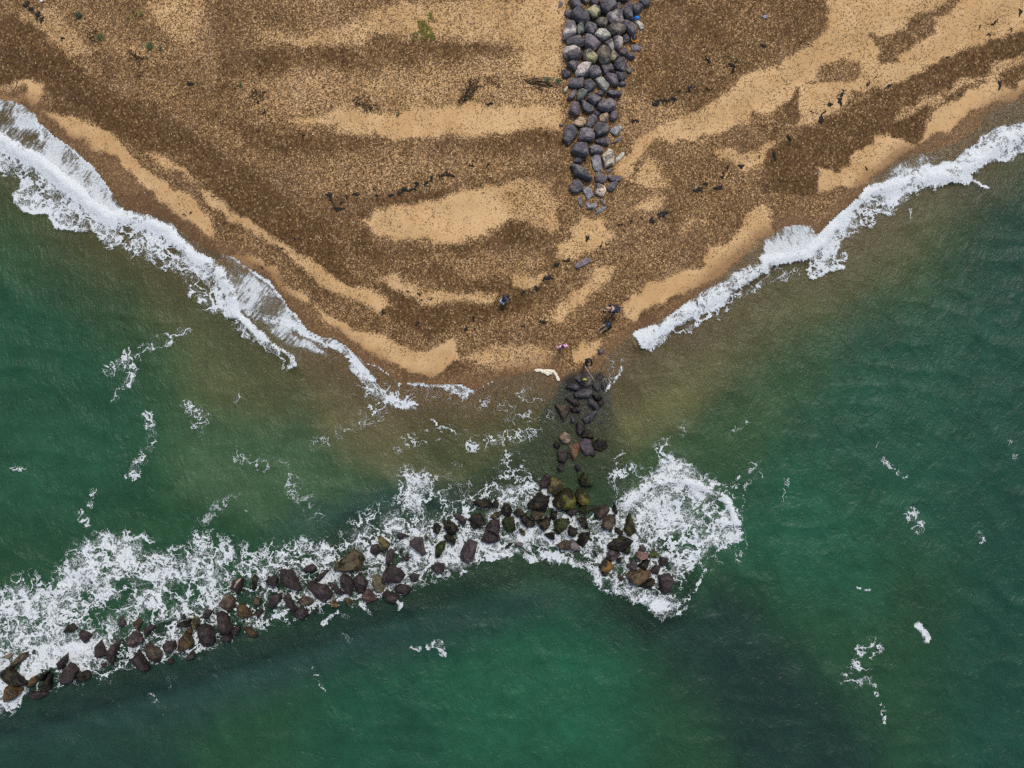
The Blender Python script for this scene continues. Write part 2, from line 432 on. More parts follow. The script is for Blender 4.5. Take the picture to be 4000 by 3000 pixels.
# ---- colour of the water: silt near the beach, green farther out; how far one sees into it follows its depth
OLIVE, BROWN, GREEN, DEEP, TEAL, DARK = (.10, .104, .040), (.165, .125, .062), (.043, .076, .037), (.020, .056, .029), (.016, .062, .040), (.014, .032, .028)
wn = fbm(GX / 330, GY / 330, 4, 4) - .5
dd = dsea + 4.5 * wn
col = np.zeros(GX.shape + (3,), np.float32); col[:] = BROWN
for c, a, b_ in ((OLIVE, 0, 2.2), (GREEN, 2.0, 8), (DEEP, 7, 16)):
    tt = sst(a, b_, dd)[..., None]
    col += tt * (np.array(c, np.float32) - col)
for fr, pts, c, soft in [
    ('f', '-200,520 120,620 260,760 330,900 300,1060 150,1150 -200,1150', (.020, .064, .037), 160),
    ('f', '330,560 520,760 640,860 640,1000 420,860', (.105, .105, .048), 120),
    ('f', '400,900 640,900 800,1000 760,1080 560,1120 380,1060', (.055, .092, .05), 120),
    ('f', '660,780 860,880 900,1010 1000,1040 860,1040 700,930', (.175, .145, .075), 90),
    ('f', '1310,860 1430,740 1700,560 1900,420 2100,330 2100,420 1800,640 1560,800 1400,900 1330,940', (.13, .118, .055), 130),
    ('f', '1330,900 1420,820 1560,760 1500,900 1380,940', (.16, .135, .06), 90),
    ('f', '1850,700 2400,500 2400,1200 2000,1200 1700,1000', (.017, .062, .042), 200),
    ('f', '2080,420 2400,300 2400,1900 2000,1900 2090,900', (.014, .050, .037), 200),
    ('f', '700,1430 1000,1330 1270,1290 1400,1420 1380,1800 600,1800', TEAL, 170),
    ('f', '950,1450 1150,1380 1330,1420 1350,1640 1000,1650', (.018, .080, .047), 120),
    ('f', '-200,1560 150,1490 520,1390 800,1330 1060,1270 1250,1270 1150,1330 900,1400 650,1480 450,1560 100,1640 -200,1700', (.020, .046, .042), 110),
    ('f', '1270,1310 1480,1310 1560,1250 1650,1330 1800,1480 1900,1600 1900,1800 1650,1800 1500,1500 1400,1400', DARK, 130),
    ('f', '-200,1640 200,1580 420,1600 400,1900 -200,1900', (.016, .042, .034), 130),
    ('f', '1560,1150 1700,1000 1900,1100 1900,1300 1700,1300', (.018, .072, .045), 150),
    ('f', '880,1040 1010,1060 1000,1100 900,1130 700,1160 600,1140 740,1080', (.030, .062, .05), 90),
]:
    paint(col, WPX, WPY, P(fr, pts), c, soft)
col *= np.array((.95, 1.16, 1.0), np.float32)
col *= (1 + .36 * (fbm(GX / 130, GY / 130, 4, 6) - .5))[..., None]
dl = sd_poly(GX, GY, REEFBED[0])
opac = 1 - np.exp(-3.6 * np.maximum(depth - .012, 0))
opac *= 1 - .36 * sst(70, -10, dl)
opac = np.clip(opac, 0, .965)
used, quads = sub_grid(GX, keep)
co = np.stack([wx, wy, WZ], -1).reshape(-1, 3)[used]
me = grid_mesh('sea', co, quads)
add_attr(me, 'wcol', np.concatenate([col, opac[..., None]], -1).reshape(-1, 4)[used])

t = NT('sea_water')
pos = t.n('ShaderNodeNewGeometry').outputs['Position']
at = t.n('ShaderNodeAttribute', attribute_name='wcol')
mp = t.n('ShaderNodeMapping', {'Vector': pos, 'Rotation': (0, 0, math.radians(-30)), 'Scale': (1.0, .45, 1)}).outputs[0]
wv = t.n('ShaderNodeVectorMath', {0: mp, 1: t.n('ShaderNodeVectorMath', {0: t.noise(pos, .5, 3, col=True), 3: 1.6}, operation='SCALE').outputs[0]}, operation='ADD').outputs[0]
na = t.noise(wv, .75, 4, .55); nb = t.noise(wv, 5.5, 3, .6); nc = t.noise(pos, 17.0, 2, .6)
ra = t.math('SUBTRACT', 1.0, t.math('ABSOLUTE', t.math('MULTIPLY_ADD', na, 2.0, -1.0)))
hgt = t.math('ADD', t.math('MULTIPLY', ra, .5), t.math('ADD', t.math('MULTIPLY', nb, .22), t.math('MULTIPLY', nc, .06)))
bmp = t.n('ShaderNodeBump', {'Height': hgt, 'Strength': .85, 'Distance': .36})
silt = t.noise(pos, .9, 5, .6)
wc = t.mix(1.0, at.outputs['Color'], t.maprange(silt, .25, .75, .82, 1.18, False), 'MULTIPLY')
dif = t.n('ShaderNodeBsdfDiffuse', {'Color': wc, 'Normal': bmp.outputs[0]}).outputs[0]
tr = t.n('ShaderNodeBsdfTransparent', {'Color': (.90, .96, .93, 1)}).outputs[0]
body = t.n('ShaderNodeMixShader', {0: at.outputs['Alpha'], 1: tr, 2: dif}).outputs[0]
gl = t.n('ShaderNodeBsdfGlossy', {'Color': (.7, .7, .7, 1), 'Roughness': .3, 'Normal': bmp.outputs[0]}).outputs[0]
fr_ = t.n('ShaderNodeFresnel', {'IOR': 1.33, 'Normal': bmp.outputs[0]}).outputs[0]
o = link('sea', me, t.out(t.n('ShaderNodeMixShader', {0: fr_, 1: body, 2: gl}).outputs[0]))
tag(o, 'green sea, olive and silty along the beach, dark over the rocks', kind='structure')

# ------------------------------------------------------------------ foam
FX, FY = np.meshgrid(np.arange(-300, 4301, 7, dtype=np.float32), np.arange(200, 3101, 7, dtype=np.float32))
w1 = 26 * (fbm(FX / 60, FY / 60, 3, 1) - .5) * 2; w2 = 26 * (fbm(FX / 60 + 77, FY / 60, 3, 2) - .5) * 2
UX, UY = FX + w1, FY + w2
FD = np.zeros(FX.shape, np.float32); FR_ = np.zeros(FX.shape, np.int8); FS = np.zeros(FX.shape, np.float32)


def put(i, v, reg, streak):
    m = v > FD[i]
    FD[i] = np.where(m, v, FD[i]); FR_[i] = np.where(m & (v > .02), reg, FR_[i]); FS[i] = np.where(m, streak, FS[i])


def fline(pts, w, d, reg, soft=None, streak=0.0, warp=.5):
    soft = soft or w * .9
    i = box(FX, FY, pts, w + soft + 40)
    if len(i[0]):
        X = FX[i] + warp * w1[i]; Y = FY[i] + warp * w2[i]
        put(i, d * sst(w + soft, max(w - soft * .5, 0), dist_line(X, Y, pts)), reg, streak)


def fpoly(pts, d, reg, soft=30, streak=0.0, warp=1.0):
    i = box(FX, FY, pts, soft + 40)
    if len(i[0]):
        X = FX[i] + warp * w1[i]; Y = FY[i] + warp * w2[i]
        put(i, d * sst(soft, -soft, sd_poly(X, Y, pts)), reg, streak)


W_, E_, R_, D_ = 1, 2, 3, 4
for fr, pts, d, reg, soft, stk in [
    ('p', '0,560 140,640 280,745 430,860 480,900 400,915 340,892 260,888 215,880 190,840 150,835 120,835 80,800 62,770 70,720 30,690 -200,640 -200,500', .62, W_, 16, 0),
    ('p', '-200,270 0,390 59,402 108,424 140,447 154,482 181,500 217,536 253,560 289,588 325,620 362,650 393,690 425,731 440,752 484,849 430,850 340,770 210,660 70,570 -200,400', .78, W_, 12, 1),
    ('p', '-200,270 0,390 59,402 108,424 140,447 150,475 100,455 0,425 -200,330', .22, W_, 10, 1),
    ('p', '361,880 497,862 600,900 660,940 700,990 790,1050 860,1120 900,1200 925,1250 880,1240 830,1215 770,1190 700,1060 640,1055 600,1020 540,1010 480,985 410,945', .47, W_, 28, 0),
    ('p', '500,850 620,880 700,960 800,1040 880,1120 900,1190 820,1120 740,1030 660,960 560,900', .72, W_, 22, 0),
    ('p', '935,1225 1000,1290 1090,1370 1158,1428 1140,1440 1060,1400 980,1340 900,1270', .4, W_, 22, 0),
    ('p', '860,995 905,1003 1000,1065 1050,1092 1081,1136 1113,1177 1127,1209 1158,1228 1150,1300 1240,1340 1300,1390 1250,1390 1170,1370 1090,1330 1020,1270 930,1200 905,1120', .68, W_, 16, .9),
    ('p', '1600,1510 1900,1530 2050,1520 2150,1600 2170,1660 2000,1650 1800,1580 1650,1560', .2, W_, 40, 0),
    ('p', '1410,1500 1520,1510 1640,1540 1640,1600 1560,1600 1460,1640 1440,1600', .4, W_, 25, 0),
    ('p', '430,470 540,700 600,760 520,720 440,760', .12, W_, 20, 1),
    ('p', '450,740 560,790 640,810 600,770 480,670', .16, W_, 20, 1),
    ('p', '2477,1309 2504,1278 2583,1239 2646,1207 2709,1168 2756,1136 2827,1097 2890,1065 2946,1034 3010,985 3010,1052 2930,1097 2851,1160 2788,1215 2709,1246 2630,1294 2583,1341 2544,1380 2504,1365', .84, E_, 14, 0),
    ('p', '2990,920 3063,886 3118,880 3173,896 3193,935 3160,990 3060,1000 2990,1005', .78, E_, 12, .9),
    ('p', '3150,1010 3200,960 3260,900 3320,830 3400,800 3500,770 3590,765 3540,800 3440,850 3330,900 3300,970 3290,1030 3220,1060 3170,1080 3150,1040', .5, E_, 20, 0),
    ('p', '3200,940 3260,880 3330,790 3400,740 3520,720 3600,750 3480,800 3380,820 3320,880 3240,980', .84, E_, 16, 0),
    ('p', '3362,746 3452,714 3543,669 3633,651 3723,619 3791,588 3836,542 3904,497 4000,461 4250,360 4250,510 4000,601 3904,633 3859,624 3791,665 3769,701 3678,723 3588,750 3450,790', .86, E_, 14, 0),
    ('p', '3440,700 3480,650 3520,640 3620,600 3700,600 3640,650 3500,700', .66, E_, 14, .9),
    ('p', '3850,480 3930,420 4010,385 4200,310 4200,400 4010,470 3900,500', .26, E_, 16, 1),
    ('p', '3660,590 3760,560 3860,470 3900,500 3800,590 3700,640', .2, E_, 16, 1),
    ('p', '2660,1130 2760,1080 2840,1050 2900,1010 2960,970 2960,1020 2860,1080 2760,1130', .2, E_, 14, 1),
    ('p', '2500,1345 2620,1310 2720,1250 2800,1220 2900,1130 3010,1060 3010,1090 2900,1170 2800,1250 2700,1290 2600,1340 2540,1390', .36, E_, 14, 0),
    ('p', '2960,1040 3060,1040 3130,1040 3120,1100 3060,1110 2970,1090', .24, E_, 18, 0),
    ('p', '2380,1400 2460,1370 2420,1450 2380,1500 2350,1530 2370,1450', .17, E_, 20, 0),
    ('f', '-150,1330 60,1245 110,1260 150,1200 200,1155 280,1145 330,1180 330,1240 250,1300 200,1330 200,1400 300,1440 150,1475 60,1480 -150,1600', .6, R_, 60, 0),
    ('f', '330,1180 400,1185 430,1145 500,1165 560,1190 640,1165 720,1160 750,1180 700,1230 600,1280 560,1360 420,1410 300,1440 200,1400 250,1300', .52, R_, 45, 0),
    ('f', '120,1230 170,1170 240,1150 310,1175 310,1230 250,1280 180,1300 130,1290', .7, R_, 40, 0),
    ('f', '20,1290 100,1270 160,1310 130,1380 30,1420 -100,1420 -100,1340', .68, R_, 40, 0),
    ('f', '740,1140 790,1100 860,1060 880,1010 930,1020 1000,1075 1060,1040 1140,1040 1200,1090 1300,1110 1350,1150 1320,1240 1250,1215 1120,1195 1060,1215 950,1245 850,1280 740,1300 650,1330 560,1360 600,1280 690,1240', .52, R_, 45, 0),
    ('f', '900,1130 1050,1130 1110,1080 1180,1110 1300,1120 1340,1160 1300,1210 1200,1190 1060,1190 960,1210 900,1190', .68, R_, 35, 0),
    ('f', '1310,1100 1360,1060 1410,1000 1430,955 1450,960 1490,1005 1560,1050 1600,1110 1605,1160 1560,1190 1480,1230 1460,1290 1400,1300 1330,1240', .62, R_, 35, 0),
    ('f', '1380,1090 1440,1060 1500,1080 1520,1130 1470,1180 1400,1190 1360,1150', .78, R_, 45, 0),
    ('f', '1400,1040 1425,965 1445,965 1490,1010 1550,1060 1500,1050 1450,1030', .66, R_, 22, 0),
    ('f', '1290,1150 1400,1200 1460,1260 1470,1320 1430,1330 1380,1300 1310,1280 1280,1240', .58, R_, 25, 0),
    ('f', '1375,1285 1410,1283 1450,1298 1458,1315 1420,1322 1385,1305', .92, R_, 14, 0),
    ('f', '1340,1255 1385,1265 1400,1290 1370,1300', .8, R_, 12, 0),
    ('f', '30,1420 100,1395 200,1362 240,1372 190,1430 120,1450 60,1460', .98, R_, 26, 0),
    ('f', '-60,1500 30,1470 60,1490 20,1540 -60,1580', .8, R_, 20, 0),
    ('f', '860,1100 880,1020 920,1010 940,1060 930,1120', .62, R_, 24, 0),
    ('f', '560,1190 700,1180 760,1150 740,1220 640,1260 560,1250', .3, R_, 40, 0),
    ('f', '430,1240 520,1240 540,1290 450,1310', .3, R_, 30, 0),
    ('f', '1060,1010 1100,965 1120,985 1150,1010 1170,1040 1110,1060', .34, R_, 20, 0),
    ('f', '900,1010 1000,1000 1060,1040 1000,1060', .16, R_, 30, 0),
    ('f', '1540,1180 1600,1170 1620,1130 1600,1210 1530,1240', .3, R_, 20, 0),
    ('f', '1300,1020 1380,1000 1400,1040 1330,1080', .32, R_, 25, 0),
    ('f', '1840,1390 1890,1370 1905,1400 1870,1440 1890,1470 1860,1490 1815,1480', .36, D_, 26, 0),
    ('f', '1450,940 1480,900 1500,905 1470,960', .16, D_, 20, 0),
]:
    fpoly(P(fr, pts), d, reg, soft, stk)
for fr, pts, w, d, reg in [
    ('p', '-200,430 0,548 70,588 140,630 210,678 280,736 340,785 400,832 435,856', 30, 1.15, W_),
    ('p', '62,760 66,790 90,815 130,828 190,826 215,870 260,885 340,892', 9, .85, W_),
    ('p', '150,470 181,503 217,540 253,563 289,590 325,622 362,653 393,694 425,735 438,752', 8, .85, W_),
    ('p', '140,447 155,490 170,545', 14, .8, W_),
    ('p', '425,835 470,830 484,856', 14, 1.0, W_),
    ('p', '484,858 560,870 660,905 680,935 720,975 768,1010 845,1062 904,1140 915,1185 918,1216', 22, 1.1, W_),
    ('p', '690,1000 740,1030 800,1090 860,1160 905,1230', 13, .9, W_),
    ('p', '918,1212 960,1255 995,1290 1045,1335', 13, 1.0, W_),
    ('p', '1045,1335 1100,1370 1150,1400 1162,1428 1140,1432', 7, .8, W_),
    ('p', '905,1006 1000,1064 1050,1091 1081,1136 1113,1177 1127,1209', 6, .75, W_),
    ('p', '1127,1209 1158,1228 1181,1265 1203,1292 1253,1319 1307,1328 1348,1351 1388,1387', 12, .85, W_),
    ('p', '1045,1245 1100,1255 1172,1283 1217,1306 1316,1350 1371,1386 1393,1430 1434,1482 1452,1515 1504,1563 1583,1579', 18, .8, W_),
    ('p', '1388,1387 1429,1417 1475,1430 1520,1462 1556,1498', 7, .5, W_),
    ('p', '1591,1496 1640,1500 1678,1504 1733,1512 1788,1506 1851,1532', 6, .8, W_),
    ('p', '1740,1520 1780,1525 1830,1540', 10, .5, W_),
    ('p', '1851,1530 1917,1494 1990,1468 2061,1451', 4, .7, W_),
    ('p', '1685,1640 1705,1660', 7, .95, W_),
    ('p', '2510,1350 2583,1300 2650,1262 2709,1222 2788,1180 2827,1150 2890,1110 2946,1075 3000,1030', 12, .98, E_),
    ('p', '2990,1012 3079,1000 3150,992 3197,947 3260,884 3315,813 3362,766', 18, 1.15, E_),
    ('p', '3362,762 3452,738 3543,712 3620,694 3700,690 3765,694', 20, 1.15, E_),
    ('p', '3760,660 3830,612 3904,572 4000,535 4250,440', 30, 1.05, E_),
    ('p', '3765,698 3810,714 3854,736', 6, 1.0, E_),
    ('p', '3158,1050 3180,1085 3240,1060 3290,1040', 7, .7, E_),
    ('p', '2360,1540 2400,1480 2430,1440', 7, .4, E_),
    ('f', '1352,1088 1400,1048 1460,1033 1520,1052 1570,1082 1592,1125', 11, 1.05, R_),
    ('f', '1062,1202 1120,1190 1150,1208 1180,1200 1250,1218', 14, .85, R_),
    ('f', '1100,1060 1140,1046 1180,1058 1200,1090', 12, .8, R_),
    ('f', '480,1290 530,1320 520,1340', 10, .7, R_), ('f', '700,1345 730,1325 750,1330', 10, .6, R_), ('f', '780,1300 800,1325', 8, .6, R_),
    ('f', '840,1290 870,1300 860,1310', 8, .6, R_), ('f', '445,1305 480,1315 510,1290', 10, .7, R_),
    ('f', '1430,1340 1470,1300 1500,1270 1520,1230', 7, .5, R_),
    ('f', '1450,1330 1480,1310 1490,1270', 5, .6, R_),
    ('f', '400,715 330,750 270,780 240,800', 22, .36, D_), ('f', '280,760 287,800 280,830 250,862', 18, .42, D_),
    ('f', '320,900 330,950 310,990 285,1030', 20, .38, D_), ('f', '322,895 318,915 335,935', 9, .55, D_), ('f', '400,880 440,900 420,940', 26, .34, D_),
    ('f', '175,1110 182,1130', 16, .48, D_), ('f', '205,1060 195,1090', 12, .36, D_), ('f', '930,905 938,915', 6, .95, D_), ('f', '500,850 520,870', 20, .25, D_),
    ('f', '1850,1269 1862,1273', 5, .85, D_), ('f', '1868,1276 1880,1275', 6, .8, D_), ('f', '1982,1346 1996,1362 2000,1385', 11, .85, D_),
    ('f', '1965,1108 1985,1140', 22, .42, D_), ('f', '2115,1150 2120,1165', 14, .34, D_), ('f', '888,1393 905,1400', 9, .6, D_), ('f', '930,1395 950,1385 960,1412', 12, .42, D_),
    ('f', '680,1440 700,1490', 10, .32, D_), ('f', '1560,1080 1600,1030 1640,1000', 14, .32, D_), ('f', '1600,1100 1610,1050 1650,1020', 10, .28, D_),
    ('f', '1890,955 1900,990 1960,1040', 10, .26, D_), ('f', '1860,1390 1890,1500', 10, .3, D_), ('f', '1900,1520 1910,1560', 8, .32, D_), ('f', '2180,950 2190,990', 12, .25, D_),
    ('f', '320,1385 370,1480', 10, .22, D_), ('f', '330,1500 350,1540', 12, .26, D_), ('f', '740,1370 760,1385', 14, .3, D_), ('f', '690,960 750,920 800,900', 30, .22, D_),
    ('f', '860,960 960,930 1000,940', 26, .24, D_), ('f', '1020,960 1160,930', 26, .3, D_), ('f', '1330,1000 1360,960 1400,900', 12, .25, D_), ('f', '1570,930 1640,890', 16, .24, D_),
    ('f', '1960,440 1970,470', 10, .25, D_), ('f', '480,1060 520,1100', 26, .2, D_), ('f', '1700,1040 1690,1100', 10, .26, D_), ('f', '30,1010 60,1020', 12, .26, D_),
    ('f', '520,980 600,1010 680,1100', 34, .2, D_), ('f', '440,1120 480,1090 520,1080', 26, .22, D_),
]:
    fline(P(fr, pts), w, d, reg)
FD *= np.clip(.30 + 1.4 * fbm(FX / 70, FY / 70, 4, 5), .4, 1.35)
FD[FR_ == D_] *= .85
FD[FR_ == R_] *= .84
FSD = -sd_poly(FX, FY, LAND) / S
# two lanes for the streaks of the wash: along the beach and up it
FZ = water_z(FX, FY, FSD)
iz = np.maximum(.012, 0)
from_edge = np.where(FSD > -.02, .02, 0)
FZ = np.maximum(FZ, .0) + .022 + from_edge
fwx = (FX - 2000) / S; fwy = (1500 - FY) / S
gy_, gx_ = np.gradient(fbm(FX / 1, FY / 1, 1, 0) * 0 + FSD)
ang = np.where(FX < 2100, math.radians(-38), math.radians(28))
fu = fwx * np.cos(ang) + fwy * np.sin(ang); fv = -fwx * np.sin(ang) + fwy * np.cos(ang)
keepf = (FD > .06) & (FSD < .05)
FOAM = [(W_, 'surf_foam', 'white surf breaking and washing up the beach west of the groyne'),
        (E_, 'surf_foam', 'white surf breaking along the beach east of the groyne'),
        (R_, 'reef_foam', 'lacy white foam churning around the rocks of the reef'),
        (D_, 'drift_foam', 'thin scattered foam streaks drifting on the open green water')]
t = NT('sea_foam')
pos = t.n('ShaderNodeNewGeometry').outputs['Position']
da = t.n('ShaderNodeAttribute', attribute_name='foam')
fs = t.n('ShaderNodeSeparateColor', {0: da.outputs['Color']})
den, stk = fs.outputs[0], fs.outputs[1]
fl = t.n('ShaderNodeAttribute', attribute_name='lane').outputs['Vector']


def add(a, b_): return t.n('ShaderNodeVectorMath', {0: a, 1: b_}, operation='ADD').outputs[0]
def scl(a, f): return t.n('ShaderNodeVectorMath', {0: a, 3: f}, operation='SCALE').outputs[0]


wa = t.noise(pos, .8, 3, col=True); wb = t.noise(pos, 4.0, 2, col=True)
q1 = add(pos, add(scl(wa, 2.6), scl(wb, .34)))
q2 = add(pos, add(scl(wa, 1.7), scl(wb, .42)))
q3 = add(pos, add(scl(wa, .8), scl(wb, .30)))


def thread(q, scale, detail, lo, hi, w0, w1):
    """white threads where a folded noise crosses its middle; they thicken with the amount of foam"""
    n = t.math('ABSOLUTE', t.math('MULTIPLY_ADD', t.noise(q, scale, detail, .5), 2.0, -1.0))
    w = t.maprange(den, lo, hi, w0, w1, False)
    return t.n('ShaderNodeMapRange', {'Value': n, 'From Min': w, 'From Max': t.math('MULTIPLY', w, .45), 'To Min': 0.0, 'To Max': 1.0}, interpolation_type='SMOOTHSTEP').outputs[0]


vb = t.n('ShaderNodeTexVoronoi', {'Vector': q3, 'Scale': 2.1}, voronoi_dimensions='2D', feature='DISTANCE_TO_EDGE').outputs['Distance']
vcx = t.n('ShaderNodeTexVoronoi', {'Vector': q3, 'Scale': 5.2}, voronoi_dimensions='2D', feature='DISTANCE_TO_EDGE').outputs['Distance']
big = t.noise(q1, .8, 5, .62)
fine = t.noise(pos, 11.0, 3, .6)
t1 = thread(q1, .75, 3, .1, 1.0, .02, .20)
t2 = thread(q2, 1.9, 2, .15, 1.0, .012, .16)
t3 = thread(q3, 4.6, 2, .3, 1.0, .01, .15)
wv1 = t.maprange(den, .3, 1.05, .0, .15, False)
c1 = t.n('ShaderNodeMapRange', {'Value': vb, 'From Min': wv1, 'From Max': t.math('MULTIPLY', wv1, .4), 'To Min': 0.0, 'To Max': 1.0}, interpolation_type='SMOOTHSTEP').outputs[0]
wv2 = t.maprange(den, .45, 1.05, .0, .13, False)
c2 = t.n('ShaderNodeMapRange', {'Value': vcx, 'From Min': wv2, 'From Max': t.math('MULTIPLY', wv2, .4), 'To Min': 0.0, 'To Max': 1.0}, interpolation_type='SMOOTHSTEP').outputs[0]
patch = t.maprange(t.math('ADD', big, t.math('MULTIPLY', den, .42)), .55, .80)        # foam gathers in rafts


def over(a, b_): return t.math('SUBTRACT', 1.0, t.math('MULTIPLY', t.math('SUBTRACT', 1.0, a), t.math('SUBTRACT', 1.0, b_)))


lace = over(t.math('MULTIPLY', t1, .92), over(t.math('MULTIPLY', t.math('MULTIPLY', t2, patch), .88), over(t.math('MULTIPLY', t.math('MULTIPLY', t3, patch), .6), over(t.math('MULTIPLY', t.math('MULTIPLY', c1, patch), .8), t.math('MULTIPLY', t.math('MULTIPLY', c2, patch), .5)))))
lace = over(lace, t.math('MULTIPLY', t.maprange(den, .84, 1.08), t.maprange(t.math('ADD', big, t.math('MULTIPLY', fine, .35)), .42, .62)))
ms = t.n('ShaderNodeMapping', {'Vector': add(fl, scl(wb, .16)), 'Scale': (6.5, 1.1, 1)}).outputs[0]
sn = t.noise(ms, 1.0, 4, .65)
sn2 = t.noise(q3, 7.0, 3, .6)
strk = t.math('ADD', t.math('MULTIPLY', sn, .62), t.math('ADD', t.math('MULTIPLY', sn2, .30), t.math('MULTIPLY', big, .25)))
sthr = t.maprange(den, 0, 1.0, .92, .40, False)
sa = t.math('MULTIPLY', t.maprange(t.math('SUBTRACT', strk, sthr), -.06, .13), .86)
field = t.math('ADD', t.math('MULTIPLY', lace, t.math('SUBTRACT', 1.0, stk)), t.math('MULTIPLY', sa, stk))
alpha = t.math('MULTIPLY', field, t.maprange(den, .05, .32, .30, 1.0))
# a thin milky veil of bubbles under thick foam
veil = t.math('MULTIPLY', t.maprange(den, .3, 1.0, 0, .42), t.maprange(big, .36, .64))
alpha = t.math('MAXIMUM', alpha, veil, clamp=True)
fcol = t.mix(t.maprange(fine, .3, .7), (.50, .56, .58, 1), (.72, .75, .76, 1))
bmp = t.n('ShaderNodeBump', {'Height': t.math('ADD', t.math('MULTIPLY', field, .7), t.math('MULTIPLY', t.noise(pos, 7.0, 4, .7), .8)), 'Strength': .5, 'Distance': .10})
fb = t.n('ShaderNodeBsdfDiffuse', {'Color': fcol, 'Normal': bmp.outputs[0]}).outputs[0]
foam_mat = t.out(t.n('ShaderNodeMixShader', {0: alpha, 1: t.n('ShaderNodeBsdfTransparent').outputs[0], 2: fb}).outputs[0])
for reg, nm, lab in FOAM:
    used, quads = sub_grid(FX, keepf & (FR_ == reg))
    me = grid_mesh(nm, np.stack([fwx, fwy, FZ + .004 * reg], -1).reshape(-1, 3)[used], quads)
    add_attr(me, 'foam', np.stack([FD, FS, FD * 0, FD * 0 + 1], -1).reshape(-1, 4)[used])
    add_attr(me, 'lane', np.stack([fu, fv, fu * 0], -1).reshape(-1, 3)[used])
    tag(link(nm, me, foam_mat), lab, kind='stuff')


def ground_z(px, py):
    """height of the sand under a place of the photograph"""
    z = .5
    xs = GX[0]; ys = GY[:, 0]
    for _ in range(3):
        w = W(px, py, z)
        gx = 2000 + w.x * S; gy = 1500 - w.y * S
        i = int(np.clip(np.searchsorted(xs, gx), 1, len(xs) - 1)); j = int(np.clip(np.searchsorted(ys, gy), 1, len(ys) - 1))
        z = float(Z[j, i])
    return z


